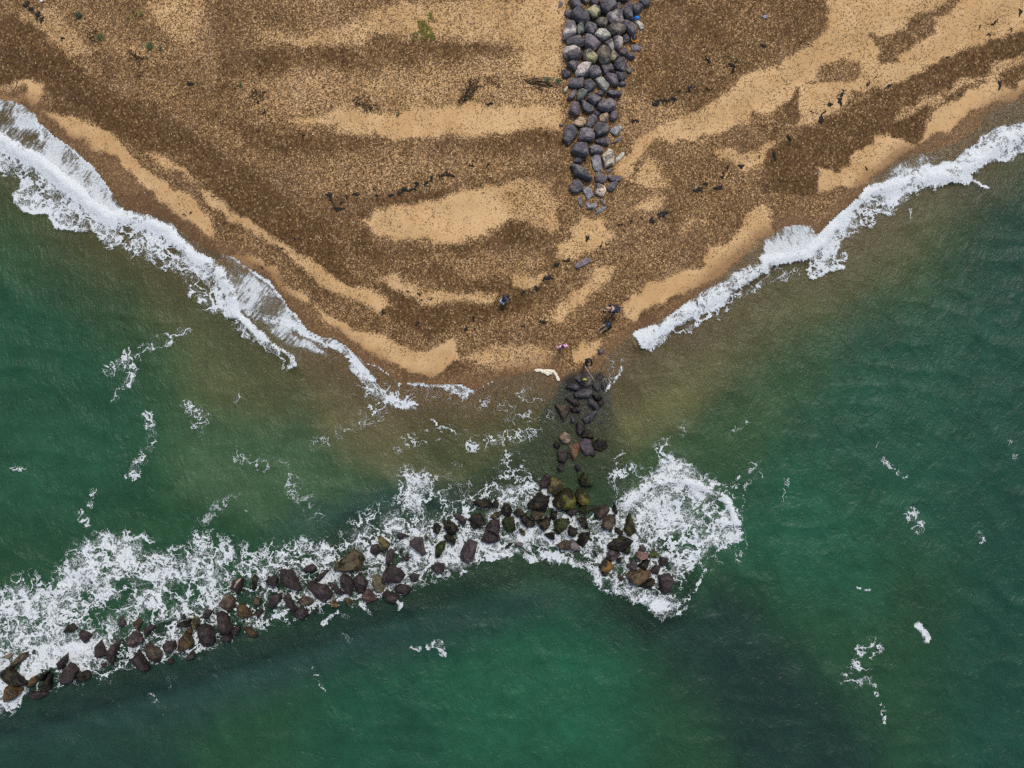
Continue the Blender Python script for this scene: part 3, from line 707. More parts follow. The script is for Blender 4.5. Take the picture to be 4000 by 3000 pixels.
# ------------------------------------------------------------------ boulders, each traced from the photograph
# id, look, outline in its frame
ROCKS = '''
A1 p 330,145 345,40 360,15 410,40 405,80 370,105
A2 g 500,-20 680,-20 725,110 715,150 640,115 580,130 545,50
A3 p 690,-10 830,-10 820,40 790,80 730,50
A4 g 840,-20 1020,-20 1015,40 950,95 880,70
A5 g 1050,-10 1240,5 1280,80 1260,130 1130,220 1040,180 1000,90
A6 g 1240,-20 1500,-20 1470,20 1380,40 1280,20
A7 p 1290,50 1340,50 1370,95 1350,160 1290,165 1280,110
A8 g 1500,20 1520,60 1530,160 1550,330 1420,300 1360,170 1400,100
A9 g 1540,90 1590,60 1690,80 1705,130 1640,215 1580,240 1540,190
A10 g 1640,20 1700,-30 1820,-20 1825,60 1780,95 1710,100 1665,60
A11 p 430,200 480,165 570,165 530,230 520,300 440,250
A12 g 640,115 700,170 850,250 845,320 790,385 650,370 550,290 525,240 600,150
A13 y 770,180 930,85 1010,110 1035,190 1000,260 960,305 900,290 810,210
A14 l 1110,270 1160,240 1300,180 1370,185 1390,300 1380,360 1200,390 1130,310
A15 h 930,350 1000,290 1130,295 1135,390 1100,450 1030,440 960,420
A17 l 470,345 600,350 630,460 610,560 520,610 430,630 390,600 440,540 450,430
A18 e 680,375 730,375 760,440 755,520 700,550 660,570 640,510 650,430
A19 g 765,430 800,380 870,370 960,420 980,470 900,565 840,545 780,500
A20 w 915,590 960,510 1010,465 1100,475 1180,545 1180,600 1100,640 1030,650 960,620
A21 h 1110,460 1180,410 1300,405 1430,450 1420,510 1360,560 1260,580 1180,550
A22 p 1370,345 1440,335 1540,410 1610,490 1590,560 1530,600 1460,500 1440,450 1360,390
A23 w 1560,340 1620,335 1715,400 1715,460 1670,480 1640,430
A24 g 455,650 520,610 680,590 700,640 760,740 700,770 600,740 500,720
A25 d 740,670 780,570 850,560 940,620 1030,710 970,770 910,840 860,820 770,760
A26 l 1070,700 1140,660 1200,645 1230,700 1240,810 1200,830 1130,770
A27 l 1220,620 1290,590 1370,620 1390,690 1360,760 1300,820 1240,790 1235,690
A28 g 1370,600 1440,550 1490,650 1470,690 1390,720 1390,660
A29 d 1510,740 1560,720 1680,745 1690,790 1640,825 1520,830
A30 l 415,840 440,770 600,745 670,790 705,900 660,970 560,970 480,940 420,880
A31 y 715,880 770,810 830,800 930,870 975,950 920,1025 820,1000 740,960
A32 h 950,860 990,790 1060,755 1130,790 1165,850 1180,1020 1100,1055 1020,1040 960,930
A33 y 1190,860 1240,825 1330,900 1335,930 1240,1000 1185,980
A34 p 1300,850 1420,770 1460,810 1460,880 1400,915 1320,890
A35 g 1420,920 1480,860 1550,890 1565,960 1520,975 1450,950
A36 g 1240,1020 1320,940 1400,920 1440,1000 1445,1080 1400,1170 1290,1140 1245,1080
A37 e 1450,1110 1480,1075 1535,1120 1520,1180 1480,1200 1440,1150
A38 p 470,1050 540,990 630,975 690,1030 640,1080 600,1150 540,1110
A39 g 390,1150 430,1130 510,1185 570,1210 520,1250 440,1280 400,1220
A40 k 610,1190 640,1090 720,1030 800,1010 880,1030 850,1090 810,1220 720,1260 620,1250
A41 g 820,1150 860,1090 930,1060 1000,1090 1040,1190 1000,1240 870,1270 825,1220
A42 p 1020,1070 1180,1035 1230,1080 1230,1140 1150,1180 1090,1210 1060,1150
A43 g 1230,1170 1400,1180 1440,1200 1430,1270 1360,1320 1300,1280 1280,1210
A44 d 500,1330 540,1280 740,1275 750,1300 720,1420 600,1425 500,1390
A45 g 740,1370 780,1300 850,1280 950,1370 910,1440 820,1490 760,1440
A46 w 920,1290 970,1245 1040,1250 1080,1320 1165,1385 1120,1460 1090,1480 1050,1450 990,1360
A47 p 1080,1250 1120,1195 1200,1190 1280,1220 1310,1370 1250,1400 1170,1350
A48 g 1310,1350 1370,1330 1440,1330 1430,1380 1370,1410 1320,1390
A49 w 415,1480 430,1440 480,1395 490,1430 470,1490 430,1505
A50 p 475,1590 560,1470 620,1455 640,1490 600,1580 530,1625
A51 e 630,1580 660,1470 730,1440 800,1490 790,1560 720,1630 650,1630
A52 g 800,1540 840,1490 890,1500 880,1545 820,1570
A53 g 920,1530 1010,1470 1090,1500 1050,1560 980,1560
A54 g 1110,1500 1160,1450 1350,1480 1375,1530 1330,1560 1180,1560
B1 g 790,20 830,-30 900,-40 980,-30 1045,30 1000,90 920,130 830,80
B2 d 960,160 1000,80 1080,40 1180,10 1260,60 1280,120 1250,190 1130,245 1020,225
B3 g 705,60 740,50 830,90 915,150 910,220 830,260 760,220 720,150
B4 p 500,220 560,80 600,65 660,80 665,150 690,240 640,310 540,270
B5 g 920,230 970,215 1030,240 1030,290 970,310 920,270
B6 p 1160,290 1200,230 1290,215 1295,330 1230,375 1165,350
B7 t 990,330 1030,280 1130,250 1150,310 1140,380 1080,415 1010,390
B8 g 830,310 890,275 960,310 970,360 900,470 850,510 780,480 800,400
B9 t 570,420 640,340 700,320 780,350 780,430 730,480 660,480 590,450
B10 g 345,440 370,415 420,455 370,470
B11 g 910,520 980,400 1080,420 1170,530 1150,580 1050,620 950,650
B12 g 430,560 470,460 560,450 620,490 655,590 570,670 500,775 420,710 405,650
B13 d 685,580 690,510 780,500 870,520 920,600 925,670 880,705 690,710 660,670
B14 p 920,700 960,670 1130,640 1160,660 1155,770 1060,770 950,740
B15 q 1170,550 1230,480 1350,455 1380,500 1330,570 1260,625 1200,590
B16 d 1190,740 1260,690 1350,640 1375,660 1330,710 1210,750
B17 g 545,880 560,780 660,740 790,745 820,850 810,960 700,975 600,930
B18 u 830,820 880,770 990,775 1070,830 1060,880 1010,910 930,905 860,910
B19 q 860,1010 930,910 1000,910 1020,990 1010,1070 1050,1140 1040,1190 990,1220 910,1170 890,1080
B20 x 1040,950 1100,880 1150,830 1220,860 1240,950 1230,1090 1160,1120 1090,1140 1060,1050
B21 w 1270,980 1370,890 1410,900 1390,950 1290,1050 1265,1060
B22 g 570,1020 620,980 690,980 730,1050 700,1075 580,1075
B23 g 525,1110 560,1085 700,1120 800,1190 880,1320 870,1370 800,1340 600,1260 550,1180
B24 d 1110,1190 1170,1150 1220,1165 1180,1210 1130,1230
B25 d 920,1300 970,1220 1050,1240 1140,1320 1080,1380 1020,1400 940,1360
B26 p 1120,1280 1150,1255 1350,1280 1350,1340 1300,1370 1200,1360
B27 g 1115,1460 1190,1380 1290,1365 1300,1410 1240,1500 1190,1530 1130,1500
B28 g 500,1480 550,1440 590,1350 660,1320 750,1420 730,1500 640,1560 560,1540
B29 q 725,1510 760,1460 830,1430 870,1520 910,1590 800,1650 760,1580
B30 c 920,1560 940,1400 1000,1410 1090,1460 1105,1510 1060,1610 950,1580
C1 d 645,310 710,295 730,430 710,455 680,430
C2 q 780,400 850,390 960,390 960,430 930,480 800,485
C3 q 940,560 960,510 1080,430 1120,460 1100,490 960,580
C4 p 1000,330 1045,310 1080,390 1100,430 1060,410 1015,360
C5 d 605,1400 640,1350 810,1265 850,1300 850,1350 690,1420 650,1455 615,1430
D1 g 1600,1165 1690,1145 1690,1190 1640,1225 1610,1210
E1 f 805,330 880,230 1110,240 1140,330 1060,440 970,470 870,400
E2 s 1150,240 1240,230 1270,300 1240,370 1150,350
E3 g 1090,420 1140,380 1220,420 1230,510 1180,530 1120,480
E4 g 1245,400 1300,370 1310,450 1280,510 1240,480
E5 g 660,470 690,430 820,400 900,450 870,530 760,500
E6 g 810,570 900,500 1050,480 1090,560 1020,640 830,620
E7 b 1100,600 1220,600 1250,650 1180,690 1120,660
E8 g 1030,670 1090,650 1200,770 1170,840 1050,760
E9 m 1190,700 1260,670 1280,720 1230,770 1190,740
E10 m 670,650 760,670 830,660 890,740 870,770 790,760
E11 n 500,740 720,790 720,850 640,1000 540,830
E12 m 740,810 820,795 900,830 880,880 760,870
E13 g 930,980 1080,870 1160,840 1160,900 1100,1000 1000,1050
E14 g 750,970 810,950 810,1030 770,1050
E15 s 1190,1010 1240,990 1330,1100 1320,1150 1240,1170 1200,1100
E16 s 1240,870 1290,850 1310,880 1270,910
E17 m 835,1060 860,1040 980,1110 920,1180 880,1250 840,1180
E18 b 930,1180 1000,1150 1070,1200 1110,1300 1060,1300 920,1270
E19 t 560,1280 640,1200 720,1240 760,1310 690,1380 600,1360
E20 s 680,1150 740,1130 765,1180 710,1210
E21 b 460,1390 520,1340 570,1400 540,1470 480,1440
E22 p 890,1380 960,1300 1040,1320 1110,1460 1080,1540 960,1560 900,1480
E23 b 1080,1370 1200,1300 1310,1340 1330,1430 1240,1500 1120,1450
E24 r 720,1410 860,1380 890,1430 830,1600 790,1640 720,1510
E25 s 1300,1220 1360,1190 1400,1260 1370,1330 1320,1310
E26 m 540,1510 680,1500 700,1600 640,1700 540,1650
E27 s 310,1590 400,1580 470,1660 450,1750 320,1700
E28 m 1050,1530 1130,1500 1150,1560 1080,1590
F1 m 240,580 350,420 430,480 370,640 260,650
F2 y2 400,480 560,500 620,640 480,740 380,700 360,600
F3 m 520,300 600,220 640,290 600,360 540,340
F4 m 810,290 870,270 900,330 850,380
F5 v 870,500 960,400 1020,470 1090,560 1080,610 900,600
F6 s 1190,400 1260,350 1330,390 1280,440 1210,440
F7 L 460,850 540,700 680,660 760,720 810,830 760,950 650,970 480,930
F8 L 820,740 860,670 960,700 1040,800 1010,900 910,910 850,850
F9 b 145,790 200,740 270,790 390,780 340,880 330,990 200,1000 60,960 60,900
F10 n 105,1080 150,1000 250,1000 320,1050 250,1150 160,1165
F11 b 200,1200 340,1110 420,1140 400,1240 320,1335 260,1290
F12 b 400,1110 430,1000 520,1030 510,1110 460,1160
F13 v 470,1180 550,1140 700,1140 710,1200 640,1300 540,1380 480,1310
F14 m 660,1030 740,970 870,1000 820,1060 750,1110
F15 v 880,1000 920,920 1150,940 1060,1000 970,1050
F16 b 860,1130 970,1120 1000,1150 1025,1290 940,1270 920,1190
F17 n2 1140,1020 1220,940 1320,930 1370,1000 1320,1080 1230,1150 1160,1080
F18 b 1410,980 1450,880 1500,1040 1460,1070
F19 n 1250,1220 1270,1140 1360,1080 1450,1090 1460,1190 1400,1310 1260,1270
F20 v2 1600,1310 1660,1240 1670,1080 1710,1080 1730,1230 1790,1340 1680,1410
F21 b 1450,1300 1500,1280 1590,1350 1570,1400 1510,1390
F22 b 700,1340 730,1250 850,1310 840,1390 790,1430 710,1400
F23 b 850,1480 920,1370 1050,1370 1010,1500 950,1590 890,1560
F24 b 310,1390 440,1350 480,1370 480,1480 400,1470
F25 n 520,1560 650,1480 720,1500 750,1560 700,1640 560,1610
F26 q2 700,1560 760,1490 860,1560 900,1640 760,1650
F27 b 1350,1560 1450,1470 1560,1420 1650,1450 1730,1500 1640,1590 1530,1660 1370,1620
G1 b 1130,550 1200,490 1300,570 1250,610 1170,610
G2 b 1240,620 1310,590 1440,710 1420,750 1330,765 1260,700
G3 b 960,500 1000,430 1070,440 1110,510 1090,590 1040,605 975,560
G4 y2 800,620 850,560 950,530 970,560 900,630 830,640
G5 b 830,420 880,350 920,420 910,490 840,470
G6 b 540,420 600,370 770,370 830,460 750,475 600,460
G7 b 480,640 560,590 650,560 720,700 640,750 550,770
G8 m 280,600 330,570 450,660 440,700 400,745 340,680
G9 b 140,680 220,670 310,740 350,810 280,860 200,850 150,770
G10 b -20,720 30,700 90,760 40,860 -30,830
G11 m 725,780 800,670 920,660 930,750 915,885 830,850
G12 v 950,690 1010,630 1120,620 1150,720 1150,800 1080,830 1000,790
G13 m 665,960 720,850 790,840 920,930 880,970 770,1000
G14 b 135,910 180,865 240,880 295,960 280,1010 230,1000
G15 v3 0,1160 10,1050 60,990 150,985 130,1070 60,1190 10,1195
G16 M 370,1130 420,1030 490,955 600,1000 580,1120 540,1220 470,1280 390,1230
G17 b 1000,1060 1060,1000 1120,990 1080,1040 1020,1080
G18 q2 1140,1000 1200,970 1260,1000 1240,1040 1170,1040
G19 m -20,1330 60,1280 120,1310 130,1380 30,1430
G20 s 350,1330 430,1310 490,1360 480,1420 380,1400
G21 s 1690,1150 1760,1120 1810,1200 1790,1250 1720,1210
G22 y2 1200,800 1240,790 1300,840 1290,890 1240,870
H2 M 1500,420 1560,370 1660,370 1700,580 1680,610 1600,540 1500,470
H3 m 1310,310 1350,290 1470,330 1400,350 1340,380
H4 y2 1030,350 1060,330 1130,400 1205,450 1150,530 1080,530 1050,440
H5 m 910,560 930,470 1000,460 1060,520 1040,590 970,620
H6 M 1145,650 1170,560 1220,520 1260,600 1230,700 1180,750 1150,720
H7 Y 415,820 430,740 560,650 680,540 800,620 810,680 760,830 560,850
H8 S 850,790 880,720 1000,720 1050,800 990,860 930,860
H9 m 1090,960 1130,830 1220,760 1340,830 1405,900 1340,980 1110,990
H10 T 955,1020 960,920 1030,890 1070,920 1080,1010 1140,1060 1080,1140 1010,1150 975,1090
H11 m 1270,1070 1340,1030 1440,1050 1500,1110 1430,1180 1300,1160
H12 m 1090,1180 1150,1120 1230,1150 1330,1190 1280,1280 1180,1250
H13 m 690,960 760,890 840,950 880,1000 840,1110 780,1150 710,1090
H14 m 480,950 520,890 620,900 680,1020 640,1180 560,1140 490,1040
H15 m 10,1050 60,990 180,1040 280,1050 370,1150 340,1210 240,1270 120,1180
H16 m 310,1010 360,1010 450,1110 550,1150 480,1180 390,1120
H17 m 130,960 200,880 290,830 330,840 260,910 190,990
H18 m 0,770 80,740 140,790 110,850 20,870 -60,840
H19 R 805,1170 870,1105 940,1140 990,1260 900,1290 830,1250
H20 O 360,1300 410,1230 440,1290 450,1360 390,1360
H21 S 620,1200 690,1150 760,1190 730,1250 650,1260
H22 y2 540,1270 600,1230 670,1270 620,1330 560,1310
H23 m 1480,910 1540,880 1620,900 1600,970 1540,1000 1500,960
H24 s 1580,1010 1680,950 1740,970 1700,1030 1610,1060
H25 m 1800,790 1900,730 1970,740 1980,810 1900,850 1830,830
H26 m 1340,560 1370,530 1390,570 1360,590
H27 m 1380,660 1430,620 1490,650 1450,700
H28 S 1600,700 1650,700 1680,780 1620,790
H29 s 320,560 360,500 400,540 370,620 330,610
H30 y2 1690,330 1720,310 1740,380 1710,400
I2 m 1110,290 1180,270 1290,290 1310,430 1400,540 1370,570 1250,510 1170,500 1130,400
I3 m 890,430 940,370 1060,380 1060,500 1000,490 920,470
I4 b 690,400 720,340 780,390 740,540 700,550
I5 z 385,530 440,430 490,400 560,400 550,500 510,600 440,580
I6 n 215,770 270,690 350,630 440,690 430,800 380,870 290,830
I7 o2 490,800 560,770 650,850 690,930 570,960 510,880
I8 n 720,680 770,660 810,720 790,780 740,770
I9 m 940,760 970,650 1050,620 1110,610 1110,690 1000,830 930,810
I10 m 1150,670 1220,610 1290,700 1340,810 1300,840 1210,760
I11 n 1375,690 1440,640 1520,660 1575,730 1540,770 1400,780
I12 m 1275,890 1350,830 1430,820 1500,910 1450,970 1340,960
I13 m 1560,850 1610,830 1640,860 1600,890
I14 m 205,900 250,880 340,930 360,1020 410,1100 370,1170 260,1150 220,1030
I15 m 410,1130 470,1080 520,1100 490,1190 430,1180
I16 m 245,1250 300,1190 380,1200 410,1260 330,1300 260,1300
I17 m -80,1100 0,1060 90,1090 150,1200 140,1310 80,1350 -10,1320 -70,1230
I18 s 30,1450 100,1380 230,1370 260,1450 190,1560 60,1530
I19 o2 570,1110 650,1090 760,1190 730,1230 620,1200
I20 S 600,1250 700,1240 750,1290 700,1330 620,1300
I21 s 830,1240 900,1200 1000,1210 1050,1180 1030,1240 900,1290
I22 m 760,880 800,840 840,850 830,920 780,960
I23 s 690,1000 790,980 830,1050 780,1090 710,1050
I24 m 0,900 60,850 130,860 80,950 10,980
J1 b 1095,690 1160,640 1280,620 1285,690 1240,715 1130,715
J2 y2 1305,650 1340,580 1420,650 1380,730 1330,760
J4 o2 1100,1060 1120,920 1220,780 1290,860 1325,940 1290,1010 1150,1070
J5 o 1230,760 1290,730 1310,800 1260,830
J6 m 895,980 960,930 1060,930 1080,1010 1020,1080 930,1060
J7 n2 620,1020 700,960 780,1030 865,1070 860,1160 800,1215 700,1180 640,1100
J8 m 460,1200 500,1120 560,1050 620,1160 700,1300 640,1350 560,1280
J9 u2 365,910 420,840 520,770 560,830 610,910 540,960 480,1005 400,960
J10 m 620,750 690,690 770,720 700,800 660,830
J11 n 470,660 530,600 590,640 550,730 500,710
J12 M 265,640 300,580 350,640 360,690 290,720
J13 m 110,1060 170,990 250,1000 280,910 290,930 240,1110 190,1240 130,1190
J14 m 0,1140 -70,1130 -70,1000 10,910 60,1010 90,1100
J15 m 1220,1180 1280,1080 1340,1090 1350,1150 1280,1190
J16 m 960,1190 1020,1170 1050,1230 1000,1270
J17 s 590,1430 690,1380 720,1410 680,1470 610,1470
J18 m 1160,580 1190,540 1210,600 1170,620
K1 b 950,230 990,150 1080,110 1140,180 1080,230 1000,240
K2 m 1175,310 1180,230 1250,220 1345,270 1300,360 1250,395
K4 m 835,690 900,640 990,550 990,650 930,760 860,780
K5 m 905,830 960,770 1030,690 1145,780 1120,890 940,965
K6 b 1140,900 1170,820 1270,790 1330,830 1320,890 1220,935
K7 b 80,810 160,745 210,750 290,850 410,960 380,990 280,1000 160,930
K8 o 110,1190 140,1010 190,1000 350,1050 330,1110 230,1200 130,1225
K9 o 445,980 480,900 540,870 570,950 530,1000 460,1020
K10 b 590,1050 680,970 720,850 770,870 750,1050 690,1090 600,1070
K11 b 580,890 640,840 740,800 700,870 650,940 600,930
K12 m 440,1130 500,1100 580,1130 680,1090 690,1140 550,1210 470,1190
K13 n 200,720 330,560 420,530 420,610 280,700 230,740
K14 s 1410,960 1440,870 1560,790 1640,850 1660,950 1560,1050 1450,1030
K15 t 100,590 160,540 200,590 150,620
K16 m 1480,700 1540,680 1550,720 1510,740
K17 s 640,720 700,690 720,740 670,755
K18 s 0,1550 60,1480 170,1500 150,1640 40,1680 -40,1640
K19 s 690,1330 760,1230 820,1290 760,1380
K20 s 370,1370 450,1300 560,1350 540,1420 400,1430
K21 s 850,1100 920,1080 950,1170 880,1230
R2 v 840,380 900,310 960,310 960,390 930,420 870,400
R3 q3 620,460 650,370 720,350 820,420 770,490 700,520 640,510
R4 v 760,500 820,460 840,510 800,550
R5 O2 520,570 560,520 620,480 720,580 660,650 590,660 530,630
R6 m 540,690 640,660 650,700 600,730
R7 n 780,720 810,680 875,760 840,800 800,770
R8 M 915,580 1000,500 1055,540 1050,620 980,640
R9 K 1045,450 1060,380 1120,365 1210,430 1190,480 1090,515
R10 M 1070,360 1100,290 1140,290 1185,360 1130,370
R11 b 1080,560 1190,485 1245,510 1195,630 1110,600
R12 v4 1230,440 1280,340 1340,370 1370,420 1290,455
R13 o3 920,710 980,650 1130,630 1230,660 1245,720 1200,780 1080,830 1000,820 950,760
R14 m 1250,640 1330,560 1390,610 1360,700 1280,680
R15 m 1380,560 1400,450 1470,470 1500,500 1500,560 1420,590
R16 b 1080,850 1200,790 1260,750 1310,790 1290,860 1180,910
R17 m 1360,730 1520,700 1570,780 1530,880 1490,960 1390,940 1370,850
R18 s 1480,470 1540,400 1555,440 1510,500
R19 s 940,1110 970,1030 1090,1070 1060,1150 970,1160
R20 s 1170,960 1240,920 1260,960 1220,1000
R21 s 1150,1220 1230,1180 1270,1230 1200,1290
R22 v 430,360 470,370 495,440 470,440
R23 s 460,780 560,740 600,800 500,860
'''
# look -> (base colour, patch colour, share of patch, words)
LOOK = {
    'g': ((.072, .071, .084), (.125, .123, .135), .35, 'dark grey'), 'p': ((.095, .082, .098), (.15, .135, .15), .35, 'violet grey'),
    'd': ((.115, .105, .122), (.17, .16, .175), .4, 'mid grey'), 'h': ((.075, .07, .064), (.17, .15, .115), .35, 'brownish grey'),
    'l': ((.105, .10, .11), (.36, .34, .325), .45, 'pale-patched grey'), 'w': ((.36, .37, .33), (.22, .22, .205), .3, 'whitish'),
    't': ((.36, .275, .185), (.13, .11, .095), .35, 'tan'), 'y': ((.075, .073, .075), (.27, .26, .15), .46, 'yellow-lichened'),
    'q': ((.15, .155, .18), (.26, .27, .29), .35, 'bluish grey'), 'e': ((.095, .115, .105), (.19, .21, .19), .35, 'greenish grey'),
    'k': ((.15, .14, .15), (.42, .385, .375), .55, 'pinkish white'), 'u': ((.10, .095, .11), (.3, .29, .3), .0, 'cracked grey'),
    'x': ((.40, .375, .29), (.17, .15, .14), .35, 'cream'), 'c': ((.15, .12, .125), (.62, .52, .42), .45, 'cream-faced'),
    'f': ((.105, .092, .088), (.20, .175, .155), .45, 'brownish grey'), 'b': ((.013, .0115, .0095), (.05, .043, .022), .32, 'black'),
    'm': ((.038, .029, .031), (.07, .054, .054), .35, 'maroon brown'), 'M': ((.062, .05, .054), (.10, .085, .088), .35, 'mauve'),
    'n': ((.075, .056, .04), (.15, .118, .08), .4, 'brown'), 'n2': ((.055, .042, .033), (.12, .10, .07), .42, 'brown-streaked'),
    'o': ((.135, .088, .038), (.06, .045, .03), .3, 'ochre'), 'o2': ((.062, .045, .026), (.12, .085, .035), .4, 'dark ochre'), 'o3': ((.145, .10, .052), (.065, .05, .037), .34, 'ochre brown'),
    'O': ((.30, .21, .08), (.05, .035, .02), .4, 'golden'), 'O2': ((.035, .03, .018), (.20, .12, .03), .5, 'half-golden'),
    'v': ((.022, .026, .011), (.045, .062, .018), .45, 'weedy green'), 'v2': ((.03, .03, .015), (.07, .075, .02), .4, 'mossy brown'), 'v3': ((.026, .048, .009), (.012, .018, .006), .3, 'bright green'),
    'v4': ((.06, .06, .035), (.11, .14, .03), .5, 'moss-topped'), 'L': ((.03, .028, .012), (.17, .165, .035), .34, 'lime-topped'), 'Y': ((.12, .10, .058), (.02, .02, .008), .36, 'mossy tan'),
    'T': ((.23, .205, .13), (.12, .10, .07), .3, 'pale olive'), 'r': ((.16, .082, .048), (.24, .16, .10), .3, 'rust-brown'), 'R': ((.085, .05, .045), (.13, .09, .08), .35, 'reddish brown'),
    'K': ((.25, .155, .125), (.33, .24, .20), .35, 'pink'), 'z': ((.05, .036, .034), (.40, .34, .27), .0, 'white-striped'), 'u2': ((.06, .042, .04), (.35, .32, .3), .0, 'white-veined'),
    'y2': ((.045, .04, .022), (.16, .14, .05), .42, 'mossy olive'), 'q2': ((.20, .175, .18), (.28, .26, .26), .35, 'lilac grey'), 'q3': ((.11, .095, .105), (.03, .026, .018), .36, 'weed-patched lilac'),
    's': ((.05, .045, .042), (.085, .075, .06), .35, 'drowned'), 'S': ((.30, .27, .12), (.16, .14, .07), .3, 'drowned yellow'),
}


def rock_material(name, wet):
    t = NT(name)
    at = t.n('ShaderNodeAttribute', attribute_name='tint')
    tc = t.n('ShaderNodeTexCoord').outputs['Object']
    n1 = t.noise(tc, 3.2, 5, .65); n2 = t.noise(tc, 14.0, 4, .7)
    c = t.mix(1.0, at.outputs['Color'], t.maprange(n1, .28, .72, .62, 1.42, False), 'MULTIPLY')
    c = t.mix(1.0, c, t.maprange(n2, .25, .75, .72, 1.3, False), 'MULTIPLY')
    c = t.mix(1.0, c, (.66, .63, .60, 1) if wet else (1.28, 1.22, 1.15, 1), 'MULTIPLY')
    w = t.n('ShaderNodeVectorMath', {0: tc, 1: t.n('ShaderNodeVectorMath', {0: t.noise(tc, 2.5, 3, col=True), 3: .5}, operation='SCALE').outputs[0]}, operation='ADD').outputs[0]
    v = t.n('ShaderNodeTexVoronoi', {'Vector': w, 'Scale': 2.7}, feature='DISTANCE_TO_EDGE').outputs['Distance']
    vein = t.math('MULTIPLY', t.maprange(v, .045, .0), t.maprange(n1, .42, .6))
    if not wet:
        c = t.mix(t.math('MULTIPLY', vein, .5), c, (.27, .26, .265, 1))
    bmp = t.n('ShaderNodeBump', {'Height': t.math('ADD', n1, t.math('MULTIPLY', n2, .45)), 'Strength': .85, 'Distance': .09})
    b = t.n('ShaderNodeBsdfPrincipled', {'Base Color': c, 'Roughness': .5 if wet else .88, 'Specular IOR Level': .22 if wet else .25, 'Normal': bmp.outputs[0]})
    return t.out(b.outputs[0])


DRY, WETR = rock_material('dry_stone', False), rock_material('wet_stone', True)


